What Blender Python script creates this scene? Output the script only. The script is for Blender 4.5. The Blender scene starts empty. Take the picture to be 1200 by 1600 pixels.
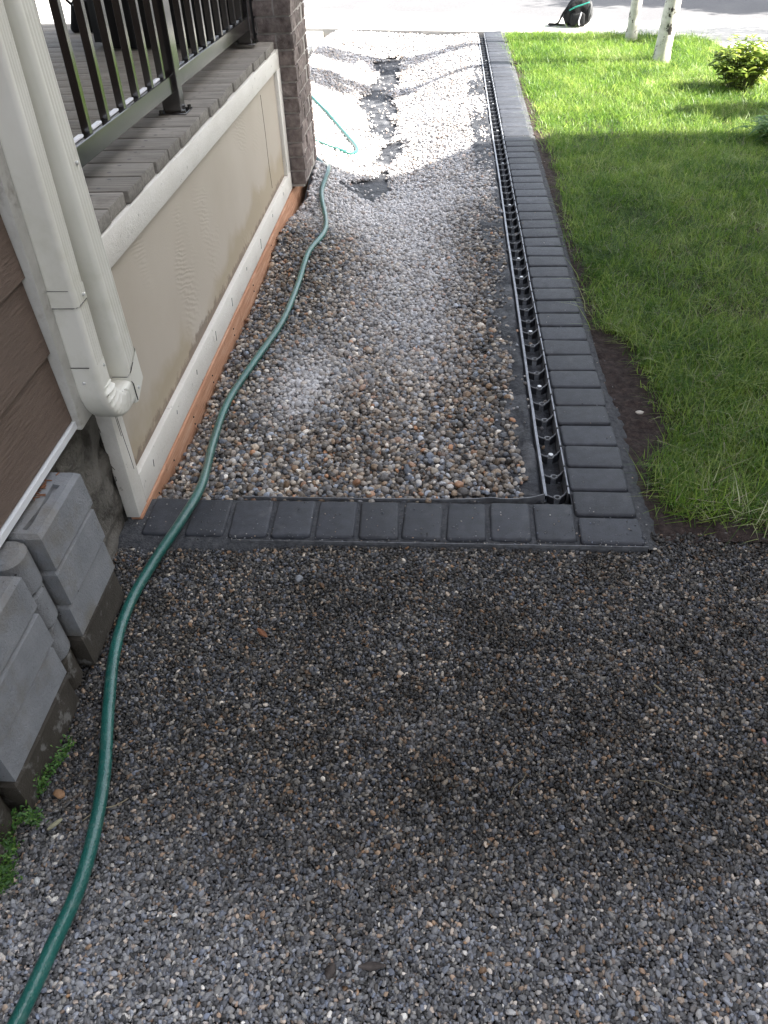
import bpy, bmesh, math, random
import numpy as np
from mathutils import Vector, Matrix, noise
random.seed(7); rng = np.random.default_rng(7)
scene = bpy.context.scene
col = scene.collection
R = math.radians

# ------------------------------------------------------------------ camera
cam_d = bpy.data.cameras.new('camera'); cam = bpy.data.objects.new('camera', cam_d); col.objects.link(cam)
F = 1264.084
cam_d.sensor_fit = 'VERTICAL'; cam_d.sensor_height = 32.0; cam_d.lens = F/1600*32.0
cam_d.clip_start = 0.02; cam_d.clip_end = 2000
def _ray(px, py):
    v = np.array([px-600.0, -(py-800.0), -F]); return v/np.linalg.norm(v)
_up = -_ray(669, 2342); _fw = _ray(706, -241); _fw = _fw-(_fw@_up)*_up; _fw /= np.linalg.norm(_fw); _rt = np.cross(_fw, _up)
M3 = np.array([_rt, _fw, _up])
m4 = Matrix.Identity(4)
for i in range(3):
    for j in range(3): m4[i][j] = float(M3[i][j])
m4[2][3] = 1.55
cam.matrix_world = m4
scene.camera = cam

# ------------------------------------------------------------------ sky, sun, exposure
SUN_EL = R(40); SUN_DIR = Vector((math.cos(SUN_EL)*math.cos(R(-4)), math.cos(SUN_EL)*math.sin(R(-4)), math.sin(SUN_EL)))
world = bpy.data.worlds.new('World'); scene.world = world; world.use_nodes = True
wn = world.node_tree.nodes; wl = world.node_tree.links; wn.clear()
sky = wn.new('ShaderNodeTexSky'); sky.sky_type = 'NISHITA'; sky.sun_disc = False
sky.sun_elevation = SUN_EL; sky.sun_rotation = R(94); sky.dust_density = 2.5; sky.air_density = 1.0; sky.ozone_density = 0.6
bg = wn.new('ShaderNodeBackground'); bg.inputs[1].default_value = 0.103
wo = wn.new('ShaderNodeOutputWorld'); hsv = wn.new('ShaderNodeHueSaturation'); hsv.inputs['Saturation'].default_value = 0.42; wl.new(sky.outputs[0], hsv.inputs['Color']); wl.new(hsv.outputs[0], bg.inputs[0]); wl.new(bg.outputs[0], wo.inputs[0])
sd = bpy.data.lights.new('sun', 'SUN'); sd.energy = 5.0; sd.angle = R(0.5); sd.color = (1.0, 0.95, 0.87)
sun = bpy.data.objects.new('sun', sd); col.objects.link(sun)
sun.rotation_euler = (-SUN_DIR).to_track_quat('-Z', 'Y').to_euler()
vs = scene.view_settings; vs.view_transform = 'Standard'; vs.look = 'None'; vs.gamma = 1.0; vs.use_curve_mapping = False
vs.exposure = 2.5

# ------------------------------------------------------------------ helpers
WL = {}
def link(o, parent=None, wloc=(0, 0, 0)):
    col.objects.link(o); WL[o.name] = Vector(wloc)
    if parent is not None:
        o.parent = parent; o.location = Vector(wloc)-WL[parent.name]
    else: o.location = wloc
    return o
def tag(o, label=None, cat=None, group=None, kind=None):
    if label: o['label'] = label
    if cat: o['category'] = cat
    if group: o['group'] = group
    if kind: o['kind'] = kind
    return o
def thing(name, label, cat, loc=(0, 0, 0), group=None):
    o = bpy.data.objects.new(name, None); o.empty_display_size = 0.1
    link(o, None, loc); return tag(o, label, cat, group)
def mobj(name, me, mat=None, parent=None, wloc=(0, 0, 0)):
    o = bpy.data.objects.new(name, me)
    if mat is not None and len(me.materials) == 0: me.materials.append(mat)
    return link(o, parent, wloc)
def wobj(name, me, mat, parent=None, **kw):
    """mesh given in world coordinates"""
    o = mobj(name, me, mat, parent, (0, 0, 0))
    if kw: tag(o, **kw)
    return o
def smooth(me, ang=None):
    me.polygons.foreach_set('use_smooth', [True]*len(me.polygons))
    if ang is not None:
        try: me.set_sharp_from_angle(angle=R(ang))
        except Exception: pass
def bm_mesh(bm, name='m', sm=None):
    bmesh.ops.recalc_face_normals(bm, faces=bm.faces)
    me = bpy.data.meshes.new(name); bm.to_mesh(me); bm.free()
    if sm is not None: smooth(me, sm)
    return me
def addbox(bm, x0, x1, y0, y1, z0, z1, bev=0.0, seg=1, mtx=None):
    r = bmesh.ops.create_cube(bm, size=1.0); vs_ = r['verts']
    for v in vs_:
        v.co = Vector(((x0+x1)/2+v.co.x*(x1-x0), (y0+y1)/2+v.co.y*(y1-y0), (z0+z1)/2+v.co.z*(z1-z0)))
    if bev > 0:
        es = list({e for v in vs_ for e in v.link_edges})
        rr = bmesh.ops.bevel(bm, geom=es, offset=bev, segments=seg, profile=0.5, affect='EDGES')
        vs_ = list({v for f in rr['faces'] for v in f.verts})
    if mtx is not None: bmesh.ops.transform(bm, matrix=mtx, verts=[v for v in vs_ if v.is_valid])
    return vs_
def boxme(x0, x1, y0, y1, z0, z1, bev=0.0, seg=1, sm=40):
    bm = bmesh.new(); addbox(bm, x0, x1, y0, y1, z0, z1, bev, seg); return bm_mesh(bm, 'box', sm if bev > 0 else None)
def pyme(verts, faces, sm=None, name='m'):
    me = bpy.data.meshes.new(name); me.from_pydata([tuple(v) for v in verts], [], faces); me.update()
    if sm is not None: smooth(me, sm if sm is not True else None)
    return me
def polyme(pts, z, name='sheet'):
    return pyme([(p[0], p[1], z) for p in pts], [tuple(range(len(pts)))], None, name)
def prism(pts, z0, z1):
    n = len(pts); v = [(p[0], p[1], z0) for p in pts]+[(p[0], p[1], z1) for p in pts]
    f = [tuple(range(n-1, -1, -1)), tuple(range(n, 2*n))]+[(i, (i+1) % n, n+(i+1) % n, n+i) for i in range(n)]
    return pyme(v, f)
def tube(path, rad, seg=12, caps=True):
    """path list of Vector, rad scalar or list"""
    P = [Vector(p) for p in path]; n = len(P); rad = rad if hasattr(rad, '__len__') else [rad]*n
    T = [(P[min(i+1, n-1)]-P[max(i-1, 0)]).normalized() for i in range(n)]
    u = T[0].orthogonal().normalized(); V = []; Fc = []
    for i in range(n):
        u = (u-T[i]*u.dot(T[i])).normalized(); w = T[i].cross(u)
        for k in range(seg):
            a = 2*math.pi*k/seg; V.append(P[i]+(u*math.cos(a)+w*math.sin(a))*rad[i])
    for i in range(n-1):
        for k in range(seg):
            k2 = (k+1) % seg; Fc.append((i*seg+k, i*seg+k2, (i+1)*seg+k2, (i+1)*seg+k))
    if caps: Fc.append(tuple(range(seg-1, -1, -1))); Fc.append(tuple((n-1)*seg+k for k in range(seg)))
    return V, Fc
def merge(lst):
    V = []; Fc = []
    for v, f in lst:
        b = len(V); V += list(v); Fc += [tuple(b+i for i in q) for q in f]
    return V, Fc
def catmull(pts, n=10):
    P = [Vector(p) for p in pts]; P = [P[0]*2-P[1]]+P+[P[-1]*2-P[-2]]; out = []
    for i in range(1, len(P)-2):
        for k in range(n):
            t = k/n; a, b, c, d = P[i-1:i+3]
            out.append(0.5*((2*b)+(c-a)*t+(2*a-5*b+4*c-d)*t*t+(3*b-a-3*c+d)*t**3))
    out.append(P[-2]); return out

# ------------------------------------------------------------------ materials
def newmat(name):
    m = bpy.data.materials.new(name); m.use_nodes = True; nt = m.node_tree; nt.nodes.clear()
    out = nt.nodes.new('ShaderNodeOutputMaterial'); b = nt.nodes.new('ShaderNodeBsdfPrincipled')
    nt.links.new(b.outputs[0], out.inputs[0]); return m, nt, b, out
def N(nt, typ, **kw):
    n = nt.nodes.new(typ)
    for k, v in kw.items():
        if k.startswith('i_'):
            key = k[2:]; key = int(key) if key.isdigit() else key
            n.inputs[key].default_value = v
        else: setattr(n, k, v)
    return n
def ramp(nt, fac, stops):
    r = nt.nodes.new('ShaderNodeValToRGB'); cr = r.color_ramp
    while len(cr.elements) < len(stops): cr.elements.new(0.5)
    for e, (p, c) in zip(cr.elements, stops): e.position = p; e.color = (c[0], c[1], c[2], 1)
    nt.links.new(fac, r.inputs[0]); return r
def coords(nt, stretch=(1, 1, 1), obj=False):
    if obj: src = nt.nodes.new('ShaderNodeTexCoord').outputs['Object']
    else: src = nt.nodes.new('ShaderNodeNewGeometry').outputs['Position']
    mp = N(nt, 'ShaderNodeMapping'); mp.inputs['Scale'].default_value = stretch
    nt.links.new(src, mp.inputs[0]); return mp.outputs[0]
def noisemat(name, cols, scale=8, rough=0.8, bump=0.3, bscale=60, stretch=(1, 1, 1), detail=8, spec=0.4, metal=0.0,
             objvar=0.0, stain=None, bdist=0.004, rvar=0.0):
    m, nt, b, out = newmat(name); L = nt.links
    c = coords(nt, stretch)
    n1 = N(nt, 'ShaderNodeTexNoise', i_Scale=scale, i_Detail=detail, i_Roughness=0.6); L.new(c, n1.inputs['Vector'])
    k = len(cols); rp = ramp(nt, n1.outputs[0], [(0.3+0.4*i/max(k-1, 1), cc) for i, cc in enumerate(cols)])
    colr = rp.outputs[0]
    if stain:
        sc, scale2, lo, hi = stain
        n3 = N(nt, 'ShaderNodeTexNoise', i_Scale=scale2, i_Detail=6, i_Roughness=0.65); L.new(coords(nt), n3.inputs['Vector'])
        r3 = ramp(nt, n3.outputs[0], [(lo, (0, 0, 0)), (hi, (1, 1, 1))])
        mx = N(nt, 'ShaderNodeMix', data_type='RGBA'); L.new(r3.outputs[0], mx.inputs[0]); L.new(colr, mx.inputs[6]); mx.inputs[7].default_value = (*sc, 1)
        colr = mx.outputs[2]
    if objvar > 0:
        oi = N(nt, 'ShaderNodeObjectInfo'); mr = N(nt, 'ShaderNodeMapRange'); mr.inputs[3].default_value = 1-objvar; mr.inputs[4].default_value = 1+objvar
        L.new(oi.outputs['Random'], mr.inputs[0]); hs = N(nt, 'ShaderNodeHueSaturation'); L.new(mr.outputs[0], hs.inputs['Value']); L.new(colr, hs.inputs['Color']); colr = hs.outputs[0]
    L.new(colr, b.inputs['Base Color'])
    b.inputs['Roughness'].default_value = rough; b.inputs['Metallic'].default_value = metal; b.inputs['Specular IOR Level'].default_value = spec
    if rvar > 0:
        mr2 = N(nt, 'ShaderNodeMapRange'); mr2.inputs[3].default_value = rough-rvar; mr2.inputs[4].default_value = rough+rvar
        L.new(n1.outputs[0], mr2.inputs[0]); L.new(mr2.outputs[0], b.inputs['Roughness'])
    if bump > 0:
        n2 = N(nt, 'ShaderNodeTexNoise', i_Scale=bscale, i_Detail=8, i_Roughness=0.65); L.new(c, n2.inputs['Vector'])
        bp = N(nt, 'ShaderNodeBump', i_Strength=bump, i_Distance=bdist); L.new(n2.outputs[0], bp.inputs['Height']); L.new(bp.outputs[0], b.inputs['Normal'])
    return m

M = {}
M['paver'] = noisemat('charcoal_paver', [(0.017, 0.019, 0.025), (0.028, 0.031, 0.040), (0.041, 0.045, 0.056)], 30, 0.58, 0.6, 420, spec=0.55, objvar=0.22, stain=((0.10, 0.10, 0.105), 14, 0.56, 0.9), bdist=0.003)
M['joint'] = noisemat('joint_mortar', [(0.045, 0.048, 0.056), (0.12, 0.123, 0.13)], 60, 0.95, 1.0, 160, bdist=0.012)
M['siding'] = noisemat('brown_siding', [(0.115, 0.080, 0.060), (0.155, 0.110, 0.085)], 9, 0.62, 0.9, 16, stretch=(3, 1.2, 12), objvar=0.05, bdist=0.006)
M['white'] = noisemat('painted_trim', [(0.68, 0.65, 0.59), (0.77, 0.745, 0.69)], 5, 0.6, 0.45, 70, stretch=(1, 1, 1.6), stain=((0.30, 0.28, 0.24), 30, 0.64, 0.72), bdist=0.006)
M['white_dark'] = noisemat('weathered_trim', [(0.50, 0.49, 0.45), (0.62, 0.61, 0.57)], 12, 0.7, 0.7, 90, stain=((0.25, 0.22, 0.18), 14, 0.58, 0.8))
M['spout'] = noisemat('white_enamel', [(0.68, 0.665, 0.59), (0.76, 0.745, 0.68)], 4, 0.42, 0.0, 20, spec=0.5, stain=((0.50, 0.49, 0.38), 5, 0.52, 0.9))
M['flash'] = noisemat('white_flashing', [(0.62, 0.64, 0.66), (0.72, 0.73, 0.74)], 9, 0.4, 0.1, 60)
M['conc'] = noisemat('grey_block_concrete', [(0.18, 0.188, 0.20), (0.25, 0.258, 0.27)], 14, 0.85, 0.9, 150, stain=((0.17, 0.155, 0.13), 6, 0.5, 0.72), bdist=0.004)
M['concw'] = noisemat('soiled_block_concrete', [(0.035, 0.029, 0.022), (0.06, 0.052, 0.042)], 16, 0.75, 0.6, 160, stain=((0.15, 0.145, 0.135), 18, 0.55, 0.62), bdist=0.004)
M['found'] = noisemat('parged_foundation', [(0.10, 0.093, 0.082), (0.15, 0.14, 0.122), (0.20, 0.187, 0.165)], 9, 0.92, 1.0, 34, stain=((0.05, 0.043, 0.035), 11, 0.52, 0.66), bdist=0.02)
M['cedar'] = noisemat('orange_cedar', [(0.38, 0.18, 0.10), (0.50, 0.26, 0.155), (0.60, 0.38, 0.26)], 7, 0.65, 0.4, 40, stretch=(4, 1, 16), stain=((0.13, 0.055, 0.025), 16, 0.62, 0.75))
M['deck'] = noisemat('weathered_deck_wood', [(0.14, 0.128, 0.112), (0.22, 0.202, 0.178), (0.29, 0.268, 0.238)], 4, 0.8, 0.6, 30, stretch=(1.2, 22, 22), objvar=0.14, stain=((0.12, 0.10, 0.085), 12, 0.55, 0.8))
M['deckend'] = M['deck']
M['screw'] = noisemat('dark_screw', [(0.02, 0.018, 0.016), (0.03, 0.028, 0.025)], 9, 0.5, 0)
M['brick'] = noisemat('taupe_brick', [(0.08, 0.06, 0.054), (0.18, 0.145, 0.132), (0.29, 0.245, 0.225)], 22, 0.9, 1.0, 55, stretch=(1, 1, 1), objvar=0.25, bdist=0.010)
M['mortar'] = noisemat('brick_mortar', [(0.30, 0.275, 0.25), (0.42, 0.39, 0.36)], 30, 0.95, 0.8, 120, bdist=0.006)
M['rail'] = noisemat('black_powder_coat', [(0.010, 0.0085, 0.009), (0.014, 0.012, 0.012)], 9, 0.16, 0.0, 30, spec=1.0); M['rail'].node_tree.nodes['Principled BSDF'].inputs['IOR'].default_value = 1.75
M['crimp'] = noisemat('crimp_shade', [(0.08, 0.075, 0.065), (0.15, 0.14, 0.12)], 60, 0.9, 0)
M['crack'] = noisemat('dark_crack', [(0.05, 0.042, 0.035), (0.08, 0.07, 0.06)], 30, 0.9, 0)
M['insert'] = noisemat('white_plastic', [(0.68, 0.68, 0.74), (0.78, 0.78, 0.82)], 20, 0.5, 0)
M['edge'] = noisemat('black_plastic_edging', [(0.014, 0.015, 0.018), (0.026, 0.027, 0.032)], 30, 0.42, 0.2, 80, spec=0.6)
M['ribmat'] = noisemat('grey_plastic', [(0.06, 0.062, 0.068), (0.17, 0.175, 0.185)], 40, 0.38, 0.2, 80, spec=0.7)
M['edgetop'] = noisemat('scuffed_plastic', [(0.12, 0.13, 0.15), (0.34, 0.36, 0.40)], 30, 0.35, 0.3, 70, spec=0.7)
M['nail'] = noisemat('galvanised_steel', [(0.55, 0.55, 0.55), (0.75, 0.75, 0.75)], 40, 0.35, 0, metal=0.6)
M['fabric'] = noisemat('landscape_fabric', [(0.016, 0.017, 0.021), (0.040, 0.043, 0.051)], 14, 0.6, 0.9, 30, stain=((0.12, 0.122, 0.13), 9, 0.48, 0.72), bdist=0.02)
M['soil'] = noisemat('dark_soil', [(0.020, 0.013, 0.011), (0.045, 0.030, 0.026), (0.085, 0.060, 0.052)], 45, 0.95, 1.0, 90, bdist=0.02)
M['gravelbase'] = noisemat('gravel_dirt', [(0.010, 0.009, 0.009), (0.03, 0.028, 0.026)], 60, 0.95, 1.0, 160)
M['walk'] = noisemat('pale_concrete', [(0.36, 0.35, 0.33), (0.45, 0.44, 0.42)], 5, 0.9, 0.3, 160)
M['road'] = noisemat('road_asphalt', [(0.085, 0.085, 0.09), (0.115, 0.115, 0.12)], 30, 0.9, 0.6, 240, stain=((0.14, 0.14, 0.14), 1.2, 0.45, 0.8))
M['bark'] = noisemat('aspen_bark', [(0.42, 0.41, 0.36), (0.62, 0.61, 0.56)], 10, 0.8, 0.5, 40, stretch=(1, 1, 2.2), stain=((0.03, 0.026, 0.022), 13, 0.57, 0.62))
M['black_cloth'] = noisemat('black_cover_cloth', [(0.006, 0.006, 0.0065), (0.012, 0.012, 0.013)], 10, 0.7, 0.4, 40, spec=0.25)
M['bag'] = noisemat('dark_bag_nylon', [(0.006, 0.0065, 0.007), (0.018, 0.019, 0.021)], 14, 0.8, 0.5, 60, bdist=0.01, spec=0.2)
M['baggrey'] = noisemat('grey_bag_mesh', [(0.03, 0.032, 0.034), (0.09, 0.093, 0.096)], 30, 0.8, 0.5, 120)
M['teal'] = noisemat('teal_piping', [(0.02, 0.22, 0.17), (0.03, 0.30, 0.23)], 20, 0.5, 0)
M['leafdry'] = noisemat('dry_leaf', [(0.17, 0.07, 0.035), (0.26, 0.12, 0.06)], 60, 0.8, 0.5, 90)
M['twig'] = noisemat('dry_straw', [(0.20, 0.17, 0.11), (0.28, 0.24, 0.16)], 60, 0.8, 0.3, 90)
M['roof'] = noisemat('roof_shingle', [(0.04, 0.04, 0.042), (0.08, 0.08, 0.08)], 20, 0.9, 0.6, 60)
M['glass'] = noisemat('window_glass', [(0.02, 0.025, 0.03), (0.02, 0.025, 0.03)], 2, 0.06, 0, spec=0.8)
M['stucco'] = noisemat('neighbour_siding', [(0.30, 0.27, 0.22), (0.36, 0.33, 0.28)], 4, 0.8, 0.3, 50)

def pits(m, scale, thr, c_, depth=0.0015):
    nt = m.node_tree; L = nt.links; b = nt.nodes['Principled BSDF']; old = b.inputs['Base Color'].links[0].from_socket
    v = N(nt, 'ShaderNodeTexVoronoi', i_Scale=scale); v.inputs['Randomness'].default_value = 1.0; L.new(coords(nt), v.inputs['Vector'])
    n = N(nt, 'ShaderNodeTexNoise', i_Scale=scale*0.3, i_Detail=3); L.new(coords(nt), n.inputs['Vector'])
    a = N(nt, 'ShaderNodeMath', operation='MULTIPLY_ADD'); L.new(n.outputs[0], a.inputs[0]); a.inputs[1].default_value = 0.9; L.new(v.outputs['Distance'], a.inputs[2])
    mr = N(nt, 'ShaderNodeMapRange'); mr.inputs[1].default_value = thr+0.06; mr.inputs[2].default_value = thr; L.new(a.outputs[0], mr.inputs[0])
    mx = N(nt, 'ShaderNodeMix', data_type='RGBA'); L.new(mr.outputs[0], mx.inputs[0]); L.new(old, mx.inputs[6]); mx.inputs[7].default_value = (*c_, 1); L.new(mx.outputs[2], b.inputs['Base Color'])
pits(M['conc'], 70, 0.40, (0.06, 0.06, 0.06)); pits(M['paver'], 110, 0.42, (0.12, 0.125, 0.135)); pits(M['spout'], 34, 0.36, (0.40, 0.38, 0.30)); pits(M['white'], 60, 0.38, (0.30, 0.27, 0.22))
def panel_mat():
    m, nt, b, out = newmat('beige_grained_panel'); L = nt.links
    geo = N(nt, 'ShaderNodeNewGeometry'); sx = N(nt, 'ShaderNodeSeparateXYZ'); L.new(geo.outputs['Position'], sx.inputs[0])
    n1 = N(nt, 'ShaderNodeTexNoise', i_Scale=2.2, i_Detail=6); L.new(geo.outputs['Position'], n1.inputs['Vector'])
    base = ramp(nt, n1.outputs[0], [(0.3, (0.44, 0.385, 0.315)), (0.7, (0.50, 0.445, 0.375))])
    # damp dirt line rising from the bottom rail
    ad = N(nt, 'ShaderNodeMath', operation='MULTIPLY_ADD'); L.new(n1.outputs[0], ad.inputs[0]); ad.inputs[1].default_value = 0.75; L.new(sx.outputs[2], ad.inputs[2])
    mr = N(nt, 'ShaderNodeMapRange'); mr.inputs[1].default_value = 0.64; mr.inputs[2].default_value = 0.56; L.new(ad.outputs[0], mr.inputs[0])
    mr.inputs[3].default_value = 0; mr.inputs[4].default_value = 0.75
    mx = N(nt, 'ShaderNodeMix', data_type='RGBA'); L.new(mr.outputs[0], mx.inputs[0]); L.new(base.outputs[0], mx.inputs[6]); mx.inputs[7].default_value = (0.37, 0.30, 0.20, 1)
    nd = N(nt, 'ShaderNodeTexNoise', i_Scale=26, i_Detail=8, i_Roughness=0.7); L.new(geo.outputs['Position'], nd.inputs['Vector'])
    nl = N(nt, 'ShaderNodeMath', operation='MULTIPLY_ADD'); L.new(n1.outputs[0], nl.inputs[0]); nl.inputs[1].default_value = -0.10; L.new(sx.outputs[2], nl.inputs[2])
    n5 = N(nt, 'ShaderNodeMath', operation='MULTIPLY_ADD'); L.new(nd.outputs[0], n5.inputs[0]); n5.inputs[1].default_value = -0.11; L.new(nl.outputs[0], n5.inputs[2])
    m5 = N(nt, 'ShaderNodeMapRange'); m5.inputs[1].default_value = 0.040; m5.inputs[2].default_value = 0.020; m5.inputs[4].default_value = 0.8; L.new(n5.outputs[0], m5.inputs[0])
    mx5 = N(nt, 'ShaderNodeMix', data_type='RGBA'); L.new(m5.outputs[0], mx5.inputs[0]); L.new(mx.outputs[2], mx5.inputs[6]); mx5.inputs[7].default_value = (0.15, 0.105, 0.075, 1)
    L.new(mx5.outputs[2], b.inputs['Base Color']); b.inputs['Roughness'].default_value = 0.6
    # cathedral grain relief
    mp = N(nt, 'ShaderNodeMapping'); mp.inputs['Scale'].default_value = (1, 0.55, 2.4); L.new(geo.outputs['Position'], mp.inputs[0])
    w = N(nt, 'ShaderNodeTexWave', wave_type='RINGS', i_Scale=14.0, i_Distortion=6.0, i_Detail=3.0); w.inputs['Detail Scale'].default_value = 1.4; L.new(mp.outputs[0], w.inputs['Vector'])
    n2 = N(nt, 'ShaderNodeTexNoise', i_Scale=3.5, i_Detail=2); L.new(geo.outputs['Position'], n2.inputs['Vector'])
    rm = ramp(nt, n2.outputs[0], [(0.56, (0, 0, 0)), (0.68, (1, 1, 1))])
    mu = N(nt, 'ShaderNodeMath', operation='MULTIPLY'); L.new(w.outputs[1], mu.inputs[0]); L.new(rm.outputs[0], mu.inputs[1])
    n3 = N(nt, 'ShaderNodeTexNoise', i_Scale=180, i_Detail=4); L.new(geo.outputs['Position'], n3.inputs['Vector'])
    a2 = N(nt, 'ShaderNodeMath', operation='MULTIPLY_ADD'); L.new(n3.outputs[0], a2.inputs[0]); a2.inputs[1].default_value = 0.35; L.new(mu.outputs[0], a2.inputs[2])
    bp = N(nt, 'ShaderNodeBump', i_Strength=0.28, i_Distance=0.003); L.new(a2.outputs[0], bp.inputs['Height']); L.new(bp.outputs[0], b.inputs['Normal'])
    return m
M['panel'] = panel_mat()

def stone_mat(name, stops, rough=0.55, dust_sun_col=(0.64, 0.63, 0.64)):
    """per stone colour from the point attributes rnd (hue pick), val (brightness), dust (dry film plus painted sun whitening), wet"""
    m, nt, b, out = newmat(name); L = nt.links
    def at(n):
        a = N(nt, 'ShaderNodeAttribute', attribute_type='INSTANCER', attribute_name=n); return a.outputs['Fac']
    rp = ramp(nt, at('rnd'), stops); rp.color_ramp.interpolation = 'LINEAR'
    tc = N(nt, 'ShaderNodeTexCoord'); n1 = N(nt, 'ShaderNodeTexNoise', i_Scale=1.6, i_Detail=6); L.new(tc.outputs['Object'], n1.inputs['Vector'])
    mr = N(nt, 'ShaderNodeMapRange'); mr.inputs[3].default_value = 0.65; mr.inputs[4].default_value = 1.35; L.new(n1.outputs[0], mr.inputs[0])
    mu = N(nt, 'ShaderNodeMath', operation='MULTIPLY'); L.new(mr.outputs[0], mu.inputs[0]); L.new(at('val'), mu.inputs[1])
    vm = N(nt, 'ShaderNodeVectorMath', operation='SCALE'); L.new(rp.outputs[0], vm.inputs[0]); L.new(mu.outputs[0], vm.inputs['Scale'])
    wm = N(nt, 'ShaderNodeMix', data_type='RGBA', blend_type='MULTIPLY'); L.new(at('warm'), wm.inputs[0]); L.new(vm.outputs[0], wm.inputs[6]); wm.inputs[7].default_value = (1.0, 0.84, 0.66, 1)
    mx = N(nt, 'ShaderNodeMix', data_type='RGBA'); L.new(at('dust_sun'), mx.inputs[0]); L.new(wm.outputs[2], mx.inputs[6]); mx.inputs[7].default_value = (*dust_sun_col, 1)
    L.new(mx.outputs[2], b.inputs['Base Color']); b.inputs['Roughness'].default_value = rough
    bp = N(nt, 'ShaderNodeBump', i_Strength=0.25, i_Distance=0.1); L.new(n1.outputs[0], bp.inputs['Height']); L.new(bp.outputs[0], b.inputs['Normal'])
    return m
M['pebble'] = stone_mat('river_pebble', [(0.0, (0.045, 0.042, 0.042)), (0.18, (0.13, 0.115, 0.10)), (0.34, (0.10, 0.115, 0.145)), (0.50, (0.28, 0.25, 0.215)),
                        (0.64, (0.20, 0.135, 0.085)), (0.72, (0.42, 0.38, 0.32)), (0.82, (0.22, 0.265, 0.34)), (0.885, (0.19, 0.17, 0.15)), (0.915, (0.36, 0.19, 0.105)), (0.94, (0.16, 0.13, 0.11)), (1.0, (0.66, 0.63, 0.58))], 0.48)
M['gravel'] = stone_mat('small_gravel', [(0.0, (0.025, 0.025, 0.025)), (0.28, (0.085, 0.085, 0.085)), (0.46, (0.10, 0.115, 0.15)), (0.62, (0.21, 0.20, 0.175)),
                        (0.74, (0.11, 0.135, 0.19)), (0.84, (0.32, 0.305, 0.275)), (0.92, (0.26, 0.15, 0.075)), (1.0, (0.62, 0.60, 0.55))], 0.5)

def leaf_mat(name, stops, attr='INSTANCER', trans=0.45, rough=0.5):
    m, nt, b, out = newmat(name); L = nt.links
    if attr == 'INSTANCER':
        a = N(nt, 'ShaderNodeAttribute', attribute_type='INSTANCER', attribute_name='rnd'); fac = a.outputs['Fac']
    else:
        g = N(nt, 'ShaderNodeNewGeometry'); fac = g.outputs['Random Per Island']
    g2 = N(nt, 'ShaderNodeNewGeometry'); ns = N(nt, 'ShaderNodeTexNoise', i_Scale=1.7, i_Detail=5); L.new(g2.outputs['Position'], ns.inputs['Vector'])
    ad = N(nt, 'ShaderNodeMath', operation='MULTIPLY_ADD'); L.new(ns.outputs[0], ad.inputs[0]); ad.inputs[1].default_value = 0.9
    sb = N(nt, 'ShaderNodeMath', operation='MULTIPLY_ADD'); L.new(fac, sb.inputs[0]); sb.inputs[1].default_value = 0.75; sb.inputs[2].default_value = -0.33
    L.new(sb.outputs[0], ad.inputs[2])
    rp = ramp(nt, ad.outputs[0], stops); L.new(rp.outputs[0], b.inputs['Base Color']); b.inputs['Roughness'].default_value = rough
    tr = N(nt, 'ShaderNodeBsdfTranslucent'); hs = N(nt, 'ShaderNodeHueSaturation', i_Value=1.25, i_Saturation=1.0); L.new(rp.outputs[0], hs.inputs['Color']); L.new(hs.outputs[0], tr.inputs[0])
    mx = N(nt, 'ShaderNodeMixShader', i_0=trans); L.new(b.outputs[0], mx.inputs[1]); L.new(tr.outputs[0], mx.inputs[2]); L.new(mx.outputs[0], out.inputs[0])
    return m
M['grass'] = leaf_mat('lawn_blade', [(0.0, (0.028, 0.072, 0.011)), (0.35, (0.076, 0.168, 0.021)), (0.65, (0.21, 0.335, 0.044)), (0.88, (0.34, 0.41, 0.11)), (1.0, (0.52, 0.54, 0.34))], trans=0.5, rough=0.42)
M['leaf'] = leaf_mat('bush_leaf', [(0.0, (0.07, 0.12, 0.02)), (0.4, (0.17, 0.25, 0.035)), (0.8, (0.31, 0.36, 0.06)), (1.0, (0.26, 0.19, 0.08))], attr='I', trans=0.35)
M['tleaf'] = leaf_mat('tree_leaf', [(0.0, (0.03, 0.07, 0.012)), (1.0, (0.08, 0.14, 0.025))], attr='I', trans=0.35)
M['weed'] = leaf_mat('weed_leaf', [(0.0, (0.03, 0.09, 0.022)), (0.5, (0.075, 0.18, 0.035)), (1.0, (0.20, 0.32, 0.07))], attr='I', trans=0.35)

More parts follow.
